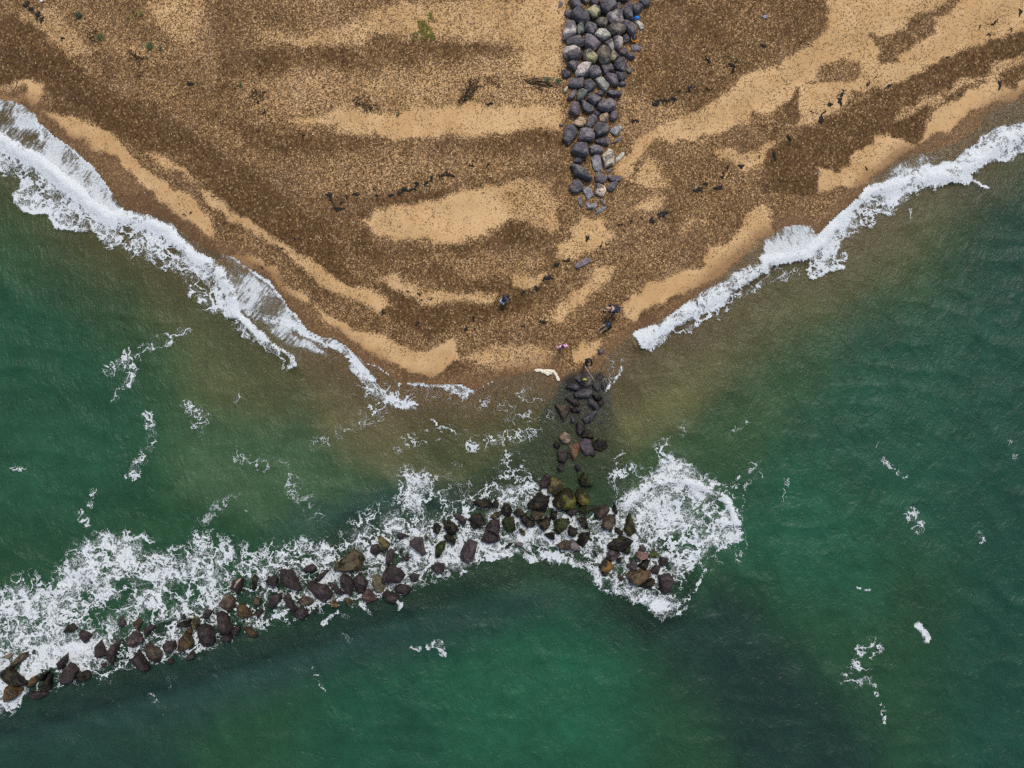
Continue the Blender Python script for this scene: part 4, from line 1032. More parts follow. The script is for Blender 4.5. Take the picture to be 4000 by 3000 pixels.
def rock_mesh(pts, zb, zr, top, seed, look, wet, flat=False):
    """A faceted boulder whose widest ring follows the outline at height zr; pts are world (x, y)."""
    R = random.Random(seed)
    cx = sum(p[0] for p in pts) / len(pts); cy = sum(p[1] for p in pts) / len(pts)
    rad = sum(math.hypot(p[0] - cx, p[1] - cy) for p in pts) / len(pts)
    h = top - zr
    ta = R.uniform(0, 6.28); tilt = R.uniform(.0, .34) * (0.4 if flat else 1)
    bm = bmesh.new()

    def ring(s, z, jr, jz):
        for x, y in pts:
            k = s * (1 + R.uniform(-jr, jr))
            dx, dy = (x - cx) * k, (y - cy) * k
            bm.verts.new((dx, dy, z + R.uniform(-jz, jz)))
    ring(.82, zb, .03, 0)
    ring(1.0, zr, .01, .05 * h)
    ox, oy = R.uniform(-.16, .16) * rad, R.uniform(-.16, .16) * rad
    for s, f, jr, jz in ((.90, .55, .06, .12), (.68, .88, .14, .09), (.36, 1.0, .3, .05)):
        for x, y in pts:
            k = s * (1 + R.uniform(-jr, jr))
            dx, dy = (x - cx) * k + ox * f, (y - cy) * k + oy * f
            z = zr + h * (f + R.uniform(-jz, jz)) + tilt * (dx * math.cos(ta) + dy * math.sin(ta)) * f
            bm.verts.new((dx, dy, z))
    res = bmesh.ops.convex_hull(bm, input=bm.verts)
    junk = list({e for e in list(res['geom_interior']) + list(res['geom_unused']) if isinstance(e, bmesh.types.BMVert)})
    bmesh.ops.delete(bm, geom=junk, context='VERTS')
    bmesh.ops.dissolve_limit(bm, angle_limit=math.radians(14), verts=bm.verts, edges=bm.edges)
    es = [e for e in bm.edges if e.calc_length() > .1]
    try:
        bmesh.ops.bevel(bm, geom=es, offset=min(.07 * rad, .06), segments=2, profile=.6, affect='EDGES', clamp_overlap=True)
    except Exception:
        pass
    bmesh.ops.triangulate(bm, faces=bm.faces)
    for _ in range(3):
        lim = max(.17 * rad, .055)
        es = [e for e in bm.edges if e.calc_length() > lim]
        if not es or len(bm.verts) > 900: break
        bmesh.ops.subdivide_edges(bm, edges=es, cuts=1)
        bmesh.ops.triangulate(bm, faces=[f for f in bm.faces if len(f.verts) > 3])
    bm.normal_update()
    off = Vector((seed * 3.17 % 97, seed * 1.31 % 53, seed * .77 % 31))
    for v in bm.verts:
        q = v.co * (1.1 / max(rad, .3)) + off
        n = mnoise.noise(q * 1.6) * .55 + mnoise.noise(q * 4.2) * .3 + mnoise.noise(q * 9) * .15
        ledge = abs(mnoise.noise(q * 2.3 + Vector((5, 5, 5))))
        v.co += v.normal * (n * .085 - (.07 if ledge < .06 else 0)) * rad * (1 if v.co.z > zb + .05 else .2)
    me = bpy.data.meshes.new('boulder'); bm.to_mesh(me); bm.free()
    nv = len(me.vertices)
    P_ = np.empty(nv * 3, np.float32); me.vertices.foreach_get('co', P_); P_ = P_.reshape(-1, 3)
    base, patch, share, _ = LOOK[look]
    m = np.array([mnoise.noise(Vector(p) * (1.5 / max(rad, .3)) + off * 1.7) * .62 + mnoise.noise(Vector(p) * (5 / max(rad, .3)) + off) * .3 for p in P_])
    zn = (P_[:, 2] - zr) / max(h, .05)
    if look in ('L', 'y', 'k', 'l', 'c', 'O2', 'v4', 'f'):     # growth and bleaching sit on one side and on top
        a = R.uniform(0, 6.28) if look not in ('c', 'O2', 'L') else (-.9 if look == 'c' else -1.2 if look == 'O2' else -.7)
        m = m * .55 + .42 * (P_[:, 0] * math.cos(a) + P_[:, 1] * math.sin(a)) / rad + .12 * zn - .05
    tshare = np.quantile(m, 1 - share) if share > 0 else 9
    f = np.clip((m - tshare) / .09 + .5, 0, 1)[:, None] if share > 0 else np.zeros((nv, 1))
    col = np.array(base) * (1 - f) + np.array(patch) * f
    if look == 'z':
        d = np.abs((P_[:, 0] + .06) * .83 + (P_[:, 1] - .02) * -.55); g = ((d < .07) & (P_[:, 1] < .5) & (P_[:, 1] > -.05))[:, None]
        col = np.where(g, np.array(patch), col)
    if look in ('u', 'u2'):
        d = np.array([abs(mnoise.noise(Vector(p) * (2.2 / rad) + off)) for p in P_]); g = np.clip(1 - d / .07, 0, 1)[:, None] * .9
        col = col * (1 - g) + np.array(patch) * g
    col = col * R.uniform(.86, 1.16)
    if wet and look not in ('s', 'S'):                           # a dark band of weed and water where the sea laps
        lap = np.clip((P_[:, 2] - zr) / .22, 0, 1)[:, None]
        col = col * (.45 + .55 * lap)
    add_attr(me, 'tint', np.concatenate([col, np.ones((nv, 1))], 1))
    if not wet or look in ('f',): pass
    me.polygons.foreach_set('use_smooth', np.ones(len(me.polygons), bool))
    me.set_sharp_from_angle(angle=math.radians(34))
    return me, (cx, cy), rad


LANDMARK = {
    'A1': ('small violet stone lying alone on sand beside the top of the groyne', 'lone violet stone'),
    'A12': ('big dark grey slab-sided boulder on the sandy edge near the groyne top', 'big slab-sided boulder'),
    'A13': ('grey boulder with one half covered in pale yellow lichen', 'half-lichened boulder'),
    'A17': ('tall grey boulder with a white patch at its upper end', 'white-tipped boulder'),
    'A20': ('bright greenish white boulder in the middle of the dark groyne', 'greenish white boulder'),
    'A23': ('long white slab on the shingle just under the blue bag', 'long white slab'),
    'A25': ('big smooth violet grey boulder below the greenish white boulder', 'smooth violet boulder'),
    'A30': ('big grey boulder with a broad pale top on the sandy edge', 'broad pale-topped boulder'),
    'A31': ('dark boulder with an olive yellow lichened lower side', 'olive-sided boulder'),
    'A40': ('large boulder with a pinkish white top among dark grey ones', 'pinkish-topped boulder'),
    'A46': ('white oblong block lying among dark grey boulders', 'white oblong block'),
    'A49': ('tiny white stone beside the dried weeds at the groyne edge', 'tiny white stone'),
    'A51': ('dark boulder with a green tinge below the pale slab', 'green-tinged boulder'),
    'B2': ('large rounded grey boulder with a small round hole', 'large rounded boulder'),
    'B9': ('tan boulder with pale stripes on the sandy edge', 'striped tan boulder'),
    'B15': ('flat bluish grey stone crossed by a thin white line', 'white-lined stone'),
    'B18': ('grey boulder webbed with white cracks', 'white-cracked boulder'),
    'B20': ('rough cream boulder beside the lower groyne', 'rough cream boulder'),
    'B21': ('narrow pale green slab lying on sand beside the cream boulder', 'pale green slab'),
    'B23': ('long dark grey boulder tapering to a point', 'long tapering boulder'),
    'B30': ('boulder with a flat cream face near the lower end of the groyne', 'cream-faced boulder'),
    'C5': ('oblong violet grey slab lying alone on open shingle', 'lone oblong slab'),
    'D1': ('small dark stone alone on the wet edge above the fishing rod', 'lone wet stone'),
    'E1': ('big flat brownish boulder on which a person crouches', 'big flat boulder'),
    'E11': ('flat triangular brown boulder in the shallows', 'triangular brown boulder'),
    'E19': ('boulder with a crumbly tan top in the shallows', 'crumbly tan boulder'),
    'E24': ('pointed rust-brown boulder in the shallows', 'rust-brown boulder'),
    'F7': ('big round boulder capped with lime green algae', 'lime-capped boulder'),
    'F27': ('huge black weed-covered boulder in white foam', 'huge black boulder'),
    'G15': ('bright green weed-covered oblong boulder in the foam', 'bright green boulder'),
    'G16': ('large oval mauve boulder with a dark spot', 'oval mauve boulder'),
    'H7': ('huge mossy tan boulder with black hollows on the reef', 'huge mossy boulder'),
    'H10': ('pale olive bone-shaped boulder on the reef', 'bone-shaped boulder'),
    'H20': ('small golden stone at the seaward edge of the reef', 'small golden stone'),
    'I5': ('maroon boulder with one thick white stripe', 'white-striped boulder'),
    'I7': ('brown and ochre boulder awash in the foam', 'ochre-edged boulder'),
    'J4': ('big pointed dark ochre boulder on the reef', 'pointed ochre boulder'),
    'J9': ('maroon boulder with thin white veins in the foam', 'white-veined boulder'),
    'K7': ('big black oblong boulder at the west end of the reef', 'black oblong boulder'),
    'K8': ('ochre block at the west end of the reef', 'ochre block'),
    'R5': ('boulder half golden and half black beside the foam', 'half-golden boulder'),
    'R9': ('pink boulder near the reef tip', 'pink boulder'),
    'R13': ('huge ochre brown rounded boulder at the reef tip', 'huge ochre boulder'),
}
DIRS = ['right of', 'above-right of', 'above', 'above-left of', 'left of', 'below-left of', 'below', 'below-right of']
SPOTS = {}                      # landmark -> place in the photograph


def octant(a, b):
    """where a lies as seen from b (photograph pixels)"""
    return int(round(math.atan2(-(a[1] - b[1]), a[0] - b[0]) / (math.pi / 4))) % 8


def say_where(items, noun):
    """items: [(object, (px, py), look words)] -> a label each that singles it out by its look and the nearest landmark"""
    for o, p, look in items:
        done = None
        for name, q in sorted(SPOTS.items(), key=lambda kv: math.hypot(kv[1][0] - p[0], kv[1][1] - p[1])):
            d = math.hypot(q[0] - p[0], q[1] - p[1]); oc = octant(p, q)
            rivals = [math.hypot(r[0] - q[0], r[1] - q[1]) for u, r, l2 in items if u is not o and l2 == look and octant(r, q) == oc]
            same = [x for x in rivals if x < d * 3 + 60]
            nearer = sum(1 for x in rivals if x < d)
            if not same:
                done = f'{look} {noun} {DIRS[oc]} the {name}'; break
            if nearer == 0:
                done = f'{look} {noun} next {DIRS[oc]} the {name}'; break
            if nearer == 1 and d < 260:
                done = f'{look} {noun} second {DIRS[oc]} the {name}'; break
            if 2 <= nearer <= 5 and d < 420:
                done = f'{look} {noun} {["third", "fourth", "fifth", "sixth"][nearer - 2]} {DIRS[oc]} the {name}'; break
        o['label'] = done or f'{look} {noun} scrap strewn on open beach shingle'


rock_items = []; ROCKPX = {}
for ln in ROCKS.strip().splitlines():
    rid, look, rest = ln.split(' ', 2)
    px = P(rid[0], rest)
    c = (sum(p[0] for p in px) / len(px), sum(p[1] for p in px) / len(px))
    ar = abs(sum(a[0] * b[1] - b[0] * a[1] for a, b in zip(px, px[1:] + px[:1]))) / 2
    eq = 2 * math.sqrt(ar / math.pi) / S                       # diameter of a disc of the same area, in metres
    seed = sum(ord(ch) * (i * 7 + 3) for i, ch in enumerate(rid)) + int(c[0])
    RR = random.Random(seed)
    sea = rid[0] in 'FGHIJKR' or (rid[0] == 'E' and rid not in ('E1', 'E3', 'E4', 'E5'))
    gz = ground_z(*c)
    if look in ('s', 'S'):
        zb, zr, top = -.9, -.42, -.10 - RR.uniform(0, .16)
        if rid[0] in 'EF': top = .05; zr = -.12
    elif sea:
        zr = .03; zb = min(gz, -.2) - .25; top = zr + min(.26 + .40 * eq * RR.uniform(.8, 1.25), 1.0)
        if rid[0] == 'E': top = zr + .2 + .2 * eq
    else:
        flat = look in ('q',) or rid in ('A23', 'A29', 'B15', 'B16', 'B21', 'C1', 'C2', 'C3', 'C4', 'C5', 'B24', 'A1', 'E1')
        hh = eq * (.26 if flat else .58) * RR.uniform(.85, 1.2)
        zb = gz - .12; zr = gz + (.04 if flat or eq < .6 else .30 * hh); top = gz + max(.12, hh)
        if not flat and rid[0] in 'AB' and eq > .6:             # a heap two layers deep in the middle of the groyne
            lift = .25 * max(0, 1 - abs(c[0] - 2340 + .12 * (c[1] - 300)) / 170) * max(0, 1 - c[1] / 640)
            zr += lift; top += lift
    grow = 1.17 if sea else 1.04
    pts = [tuple(W(c[0] + (x - c[0]) * grow, c[1] + (y - c[1]) * grow, zr)[:2]) for x, y in px]
    me, (cx, cy), rad = rock_mesh(pts, zb, zr, top, seed, look, sea or rid in ('E3', 'E4', 'E5'), rid in ('E1', 'C5', 'B15'))
    o = link('boulder', me, WETR if (sea or rid[0] == 'E') else DRY, loc=(cx, cy, 0))
    vals = [(x - c[0], y - c[1]) for x, y in px]
    sxx = sum(x * x for x, y in vals); syy = sum(y * y for x, y in vals); sxy = sum(x * y for x, y in vals)
    dlt = math.sqrt((sxx - syy) ** 2 + 4 * sxy * sxy)
    asp = math.sqrt((sxx + syy + dlt) / max(sxx + syy - dlt, 1e-6))
    shape = 'long' if asp > 2.1 else 'oblong' if asp > 1.5 else 'wedge-shaped' if len(px) <= 4 else 'blocky'
    size = 'tiny' if eq < .32 else 'small' if eq < .62 else 'mid-sized' if eq < .92 else 'large' if eq < 1.3 else 'huge'
    where = 'groyne rocks on the beach' if rid[0] in 'ABC' else 'rocks at the water line below the groyne' if rid[0] in 'DE' else 'reef rocks in the foam'
    tag(o, None, 'rock', where)
    ROCKPX[rid] = c
    if rid in LANDMARK:
        o['label'] = LANDMARK[rid][0]; SPOTS[LANDMARK[rid][1]] = c
    else:
        rock_items.append((o, c, f'{size} {LOOK[look][3]} {shape}'))
say_where(rock_items, 'boulder')

# ------------------------------------------------------------------ seaweed, plants and litter on the beach
WEED = simple('dry_seaweed', (.012, .010, .008), .75, .5, 20)
WEEDG = simple('withered_weed', (.05, .038, .024), .9, .5, 14)
LEAF = simple('green_leaf', (.045, .095, .025), .7, .45, 12)
LEAFD = simple('dark_leaf', (.02, .05, .022), .7, .45, 12)
LEAFY = simple('yellow_leaf', (.16, .15, .02), .75, .4, 12)


def blade(bm, a, b, w, z0, lift, R):
    """a crumpled strip of weed from a to b"""
    d = Vector((b[0] - a[0], b[1] - a[1], 0)); n = Vector((-d.y, d.x, 0))
    if n.length < 1e-5: return
    n.normalize()
    prev = None; k = 4
    for i in range(k + 1):
        u = i / k
        c = Vector((a[0], a[1], z0)) + d * u + n * R.uniform(-.25, .25) * w
        c.z += lift * math.sin(u * math.pi) + R.uniform(0, .01)
        ww = w * (.35 + .65 * math.sin(math.pi * (.12 + .76 * u))) * R.uniform(.6, 1.2)
        l, r = bm.verts.new(c + n * ww + Vector((0, 0, R.uniform(0, .02)))), bm.verts.new(c - n * ww)
        m = bm.verts.new(c + Vector((0, 0, .02 + .3 * ww)))
        if prev:
            bm.faces.new((prev[0], l, m, prev[1])); bm.faces.new((prev[1], m, r, prev[2]))
        prev = (l, m, r)


def weed_mesh(name, R, size, n=7, lift=.05):
    """a heap of crumpled weed strips that all start in one lump"""
    bm = bmesh.new()
    a = R.uniform(0, 6.28); ax = Vector((math.cos(a), math.sin(a)))
    for i in range(n):
        s = ax * R.uniform(-.4, .4) * size
        b = a + R.choice((0, math.pi)) + R.uniform(-.9, .9)
        l = size * R.uniform(.35, .8)
        blade(bm, (s.x, s.y), (s.x + math.cos(b) * l, s.y + math.sin(b) * l), size * R.uniform(.10, .2), .015, lift, R)
    bmesh.ops.recalc_face_normals(bm, faces=bm.faces)
    me = bpy.data.meshes.new(name); bm.to_mesh(me); bm.free()
    return me


WEEDS = '''1009,398,13 1032,439,12 1911,407,14 1827,631,9 1841,646,13 1904,646,12 1748,674,15 1764,683,13 1725,687,13 1685,696,13 1665,714,16 1631,717,14 1610,739,18
1574,741,20 1463,741,10 1183,531,8 1294,775,22 1357,773,12 1389,759,18 1335,793,12 1321,816,20 1561,755,16 1530,762,14 1475,764,10 1154,929,9 1025,1044,9 1102,970,10 1203,947,8 1495,1222,13 1626,1265,13
1640,1152,14 1592,1137,8 1572,1141,8 1558,1134,7 1646,1170,9 1685,1168,8 1852,1247,11 1821,1281,13 1854,1279,9 1873,1277,6 1676,1322,7 2764,233,17 2979,179,14 2861,255,16 2877,240,12
2694,346,18 2479,472,14 2651,357,12 2552,407,20 2570,400,14 2588,398,12 2601,393,15 2628,387,16 2769,350,12 2897,651,15 2841,656,12 2823,687,13 2728,741,19 2755,719,15 2807,735,22 2965,613,8 2859,283,12
3206,466,21 3219,439,11 3172,439,9 3240,407,14 3280,391,17 3292,364,15 3274,373,8 3393,328,12 3466,337,16 3886,90,16 3866,136,11 3986,47,16 3827,103,9 3949,113,10 3904,337,19 3081,536,17 3025,613,18 3382,658,11 3703,224,8
2293,934,15 2352,951,8 2375,952,10 2346,962,10 2423,878,12 2466,864,10 2506,853,8 2548,858,18 2587,831,26 2216,1017,14 2171,1040,18 2131,1086,24 2095,1127,16 2042,1144,14 2117,1256,17 2046,1276,10
246,150,12 359,156,11 545,301,9 742,327,16 745,833,9 722,838,8 104,22,20 128,36,14 148,60,16 165,80,12'''
weed_items = []
for i, q in enumerate(WEEDS.split()):
    x, y, s = (float(v) for v in q.split(','))
    R = random.Random(500 + i)
    sz = s / S * 1.2
    w = W(x, y, ground_z(x, y))
    o = link('seaweed_clump', weed_mesh('seaweed_clump', R, sz, 9 if s > 12 else 6), WEED, loc=w)
    tag(o, None, 'seaweed', 'black seaweed clumps along the strandlines')
    word = 'tiny' if s < 10 else 'small' if s < 15 else 'ragged' if s < 19 else 'big'
    weed_items.append((o, (x, y), f'{word} black'))

# withered weed patches: many sprigs round one spot
PATCH = [('3', '80,650 180,655 280,690 380,690 430,720 340,770 220,790 90,750', 'withered weed patch with green shoots beside the groyne rocks', 150, 'dark'),
         ('2', '1840,690 1930,670 1950,730 1880,800 1870,850 1780,900 1740,930 1750,850 1810,790 1810,720', 'dark slanting patch of withered weed on pale sand', 190, 'dark'),
         ('2', '830,820 940,830 980,890 1080,910 1060,980 1000,1010 930,940 850,900', 'thin arc of withered weed on pale sand', 110, 'thin'),
         ('1', '1110,430 1200,460 1240,500 1240,570 1190,560 1130,500', 'withered weed patch near the small green plants', 70, 'dark'),
         ('1', '2130,800 2212,760 2300,790 2320,850 2240,870 2150,850', 'loose withered weed patch west of the thin arc', 60, 'thin'),
         ('1', '215,30 260,50 300,90 360,150 370,185 330,150 280,110 230,80', 'dark strand of withered weed near the sea end of the upper beach', 70, 'dark'),
         ('2', '1980,640 2080,650 2090,740 2040,730 1980,700', 'loose sprinkle of weed beside the dark slanting patch', 40, 'thin'),
         ('1', '720,240 830,250 870,310 800,350 740,300', 'sparse weed patch beside the green tuft', 36, 'thin')]
for k, (fr, pts, lab, n, how) in enumerate(PATCH):
    n = int(n * .45)
    R = random.Random(900 + k); pl = P(fr, pts)
    xs = [p[0] for p in pl]; ys = [p[1] for p in pl]
    c = (sum(xs) / len(xs), sum(ys) / len(ys)); base = W(c[0], c[1], ground_z(*c))
    bm = bmesh.new(); made = 0
    tries = 0
    while made < n and tries < 8000:
        tries += 1
        x, y = R.uniform(min(xs) - 8, max(xs) + 8), R.uniform(min(ys) - 8, max(ys) + 8)
        if float(sd_poly(np.array([x], np.float32), np.array([y], np.float32), pl)[0]) > R.uniform(-4, 9): continue
        w = W(x, y, ground_z(x, y)) - base
        a = R.uniform(0, 6.28); l = R.uniform(.05, .2)
        blade(bm, (w.x, w.y), (w.x + l * math.cos(a), w.y + l * math.sin(a)), R.uniform(.012, .032), w.z + .015, .03, R)
        if made: blade(bm, (w.x, w.y), last, .007, w.z + .006, .01, R)
        last = (w.x, w.y)
        made += 1
    me = bpy.data.meshes.new('withered_weed_plant'); bm.to_mesh(me); bm.free()
    o = link('withered_weed_plant', me, WEEDG, loc=base)
    tag(o, lab, 'dried plant', 'patches of withered weed on the upper beach')


def tuft(x, y, r, mat, lab, n=60, seed=0, h=.25):
    """a low plant: many small leaves round a short stem"""
    R = random.Random(1200 + seed)
    base = W(x, y, ground_z(x, y))
    bm = bmesh.new()
    for i in range(n):
        a = R.uniform(0, 6.28); d = r * math.sqrt(R.random()) * R.uniform(.6, 1.1)
        z = h * (1 - (d / r) ** 2 * .7) * R.uniform(.25, 1.0)
        c = Vector((d * math.cos(a), d * math.sin(a), max(z, .02)))
        a2 = a + R.uniform(-.8, .8); l = R.uniform(.05, .12); w = l * .34
        u = Vector((math.cos(a2), math.sin(a2), R.uniform(-.3, .5))) * l; v = Vector((-math.sin(a2), math.cos(a2), R.uniform(-.3, .3))) * w
        bm.faces.new([bm.verts.new(q) for q in (c - u * .5, c + v, c + u * .6, c - v)])
    root = empty('beach_plant', base)
    tag(root, lab, 'plant', 'green plants on the upper beach')
    me = bpy.data.meshes.new('foliage'); bm.to_mesh(me); bm.free()
    link('foliage', me, mat, root)
    bm = bmesh.new()
    for i in range(4):
        a = R.uniform(0, 6.28)
        blade(bm, (0, 0), (r * .5 * math.cos(a), r * .5 * math.sin(a)), .012, .01, h * .4, R)
    me = bpy.data.meshes.new('stem'); bm.to_mesh(me); bm.free()
    link('stem', me, WEEDG, root)


tuft(309, 61, .28, LEAFD, 'round dark green plant on the shingle at the upper west corner', 90, 1)
tuft(392, 151, .27, LEAF, 'bright green tuft beside the sparse weed patch', 70, 2)
tuft(585, 182, .29, LEAF, 'oval green plant above the withered weed patch', 90, 3)
tuft(629, 192, .15, LEAFD, 'small dim green plant just east of the oval green plant', 26, 4)
tuft(553, 52, .24, LEAFY, 'yellowish green plant on open shingle near the top edge', 44, 5)
tuft(501, 70, .16, LEAFY, 'faint yellowish sprig west of the yellowish green plant', 20, 6)
tuft(941, 333, .16, LEAF, 'lone small green sprig on pale sand', 26, 7)
tuft(1553, 447, .14, LEAFD, 'tiny dark green sprig under the thin weed arc', 18, 8)
tuft(2140, 314, .26, LEAF, 'green shoots at the west side of the withered patch by the groyne', 50, 9)
tuft(2180, 318, .2, LEAF, 'green shoots at the east side of the withered patch by the groyne', 40, 10)
tuft(577, 228, .1, LEAFD, 'tiny green sprig right beside the withered weed patch', 14, 11)
# yellow-green ground cover that nobody could count
R = random.Random(77); bm = bmesh.new()
for fr, pts, n in [('2', '1400,190 1450,180 1480,220 1490,330 1450,330 1410,240', 190), ('2', '1490,120 1520,110 1530,170 1500,180', 34), ('2', '1360,300 1400,280 1400,320 1350,360', 34),
                   ('2', '1480,230 1510,240 1550,350 1510,340', 60)]:
    pl = P(fr, pts); xs = [p[0] for p in pl]; ys = [p[1] for p in pl]; made = 0
    while made < n:
        x, y = R.uniform(min(xs) - 5, max(xs) + 5), R.uniform(min(ys) - 5, max(ys) + 5)
        if float(sd_poly(np.array([x], np.float32), np.array([y], np.float32), pl)[0]) > R.uniform(-3, 6): continue
        w = W(x, y, ground_z(x, y)); a = R.uniform(0, 6.28); l = R.uniform(.06, .14); made += 1
        blade(bm, (w.x, w.y), (w.x + l * math.cos(a), w.y + l * math.sin(a)), R.uniform(.025, .05), w.z + .012, .03, R)
me = bpy.data.meshes.new('ground_cover'); bm.to_mesh(me); bm.free()
tag(link('ground_cover', me, LEAFY), 'yellow green ground cover creeping over the pale upper sand', kind='stuff')
# crumbs of weed strewn along the strandlines and over the sand
bm = bmesh.new(); R = random.Random(5)
LINES_ = [(P('f', '700,425 760,425 830,405 890,400 940,380 1010,355'), 90, 16), (P('f', '1290,240 1360,225 1420,210 1480,185 1560,140 1590,100'), 120, 22), (P('f', '1180,560 1170,600 1080,650 1010,705 1040,690'), 40, 26),
          (P('f', '1400,490 1480,430 1560,400 1600,360 1680,340 1760,250 1840,200 2120,60 2200,20'), 150, 40), (P('f', '130,70 200,90 300,120 420,190 560,200 780,210'), 120, 60), (P('f', '900,630 950,650 870,625'), 24, 14),
          (P('f', '780,830 830,850 940,838 1010,830'), 40, 8), (P('f', '1215,520 1270,540 1330,545 1310,500'), 30, 20), (P('f', '985,210 1010,190 1060,180'), 40, 26)]
for ln, n, spread in LINES_:
    for _ in range(n):
        j = R.randrange(len(ln) - 1); u = R.random()
        x = ln[j][0] + (ln[j + 1][0] - ln[j][0]) * u + R.gauss(0, spread); y = ln[j][1] + (ln[j + 1][1] - ln[j][1]) * u + R.gauss(0, spread)
        w = W(x, y, ground_z(x, y)); a = R.uniform(0, 6.28); l = R.uniform(.04, .13)
        blade(bm, (w.x, w.y), (w.x + l * math.cos(a), w.y + l * math.sin(a)), R.uniform(.01, .03), w.z + .01, .02, R)
me = bpy.data.meshes.new('seaweed_litter'); bm.to_mesh(me); bm.free()
tag(link('seaweed_litter', me, WEED), 'black crumbs of dry seaweed strewn along the strandlines', kind='stuff')


def lathe(bm, prof, n=20):
    rings = [[bm.verts.new((r * math.cos(2 * math.pi * i / n), r * math.sin(2 * math.pi * i / n), z)) for i in range(n)] for r, z in prof]
    for a, b in zip(rings, rings[1:]):
        for i in range(n): bm.faces.new((a[i], a[(i + 1) % n], b[(i + 1) % n], b[i]))
    return rings


def blob_obj(name, mat, parent, loc, rad, seed=0, rough=.12, sub=2, rot=0.0, cut=None):
    bm = bmesh.new(); bmesh.ops.create_icosphere(bm, subdivisions=sub, radius=1)
    for v in bm.verts:
        q = v.co.copy(); v.co = Vector((q.x * rad[0], q.y * rad[1], q.z * rad[2])) * (1 + rough * mnoise.noise(q * 2.1 + Vector((seed, seed * 2, 0))))
        if cut is not None and v.co.z < cut: v.co.z = cut
    for f in bm.faces: f.smooth = True
    me = bpy.data.meshes.new(name); bm.to_mesh(me); bm.free()
    o = link(name, me, mat, parent, loc); o.rotation_euler = (0, 0, rot)
    return o


# blue bag on the long white slab
BLUE = simple('blue_plastic', (.01, .22, .75), .4, .3, 9)
b = W(2486, 74, ground_z(2486, 74))
bag = empty('plastic_bag', b); tag(bag, 'crumpled bright blue bag beside the long white slab', 'bag')
blob_obj('bag_body', BLUE, bag, (0, 0, .12), (.19, .13, .13), 3, .5, 3, .3)
blob_obj('bag_knot', BLUE, bag, (-.12, -.07, .12), (.07, .06, .07), 5, .5, 2)
# yellow beach bag lying open
YEL, ORA = simple('yellow_cloth', (.80, .50, .01), .8, .2, 14), simple('orange_cloth', (.75, .20, .03), .8, .2, 14)
DBL, SKN = simple('navy_cloth', (.02, .06, .22), .85, .3, 14), simple('beige_cloth', (.45, .34, .24), .85, .2, 14)
b = W(2476, 156, ground_z(2476, 156))
bag = empty('beach_bag', b, .25); tag(bag, 'open yellow beach bag with orange rim and blue cloth inside', 'bag')
bm = bmesh.new(); rings = lathe(bm, [(.17, 0), (.21, .12), (.23, .28), (.215, .28), (.2, .14), (.15, .06)], 18); bm.faces.new(rings[0][::-1]); bm.faces.new(rings[-1])
for v in bm.verts: v.co.y *= 1.15; v.co.x += .02 * mnoise.noise(v.co * 9)
me = bpy.data.meshes.new('bag_body'); bm.to_mesh(me); bm.free(); link('bag_body', me, YEL, bag)
bm = bmesh.new(); lathe(bm, [(.205, .285), (.24, .285), (.245, .305), (.215, .31), (.205, .285)], 18)
for v in bm.verts: v.co.y *= 1.15
me = bpy.data.meshes.new('rim'); bm.to_mesh(me); bm.free(); link('rim', me, ORA, bag)
blob_obj('towel', DBL, bag, (0, .03, .2), (.12, .15, .11), 2, .4, 3)
blob_obj('cloth', SKN, bag, (.02, .2, .22), (.10, .10, .09), 6, .4, 3)
b = W(2491, 144, ground_z(2491, 144))
o = blob_obj('sandal', simple('brown_leather', (.06, .035, .025), .7, .3, 20), None, b + Vector((0, 0, .04)), (.1, .07, .05), 9, .5, 3, .6)
tag(o, 'small dark brown bundle beside the open yellow bag', 'bundle')
o.name = 'cloth_bundle'
# grey striped scrap on the shingle far to the right of the groyne
b = W(2987, 67, ground_z(2987, 67))
sc_ = empty('plastic_sheet', b, .1); tag(sc_, 'torn lilac grey plastic sheet lying on brown shingle', 'litter')
blob_obj('sheet', simple('lilac_plastic', (.17, .155, .23), .5, .25, 20), sc_, (0, 0, .03), (.17, .14, .03), 4, .5, 3)
blob_obj('fold', simple('pale_plastic', (.42, .38, .45), .5, .2, 20), sc_, (-.01, .03, .06), (.17, .03, .03), 8, .3, 3, .12)
# pale scraps
o = blob_obj('litter_scrap', simple('white_paper', (.75, .73, .70), .8, .1, 20), None, W(163, 4, ground_z(163, 4)) + Vector((0, 0, .04)), (.12, .1, .06), 4, .5, 2)
tag(o, 'white scrap on dark shingle at the top edge', 'litter')
# cream spume left by the wash
bm = bmesh.new()
CREAM = simple('cream_spume', (.72, .68, .52), .9, .12, 22)
for ln, w in ((P('p', '2096,1447 2110,1446 2122,1450 2136,1448 2152,1449 2166,1452'), .13), (P('p', '2120,1450 2137,1456 2142,1461'), .15), (P('p', '2164,1452 2172,1464 2178,1478 2183,1485'), .11), (P('p', '2150,1458 2156,1461'), .07)):
    for a, b_ in zip(ln, ln[1:]):
        for u in (0, .33, .66):
            w0 = W(a[0] + (b_[0] - a[0]) * u, a[1] + (b_[1] - a[1]) * u, .06)
            m = bmesh.ops.create_icosphere(bm, subdivisions=2, radius=1)
            for v in m['verts']: v.co = w0 + Vector((v.co.x * w, v.co.y * w * .9, v.co.z * .07)) * (1 + .5 * mnoise.noise(v.co * 1.7 + w0 * 9))
me = bpy.data.meshes.new('spume'); bm.to_mesh(me); bm.free()
tag(link('spume', me, CREAM), 'cream coloured spume lying along the wash line by the groyne', kind='stuff')

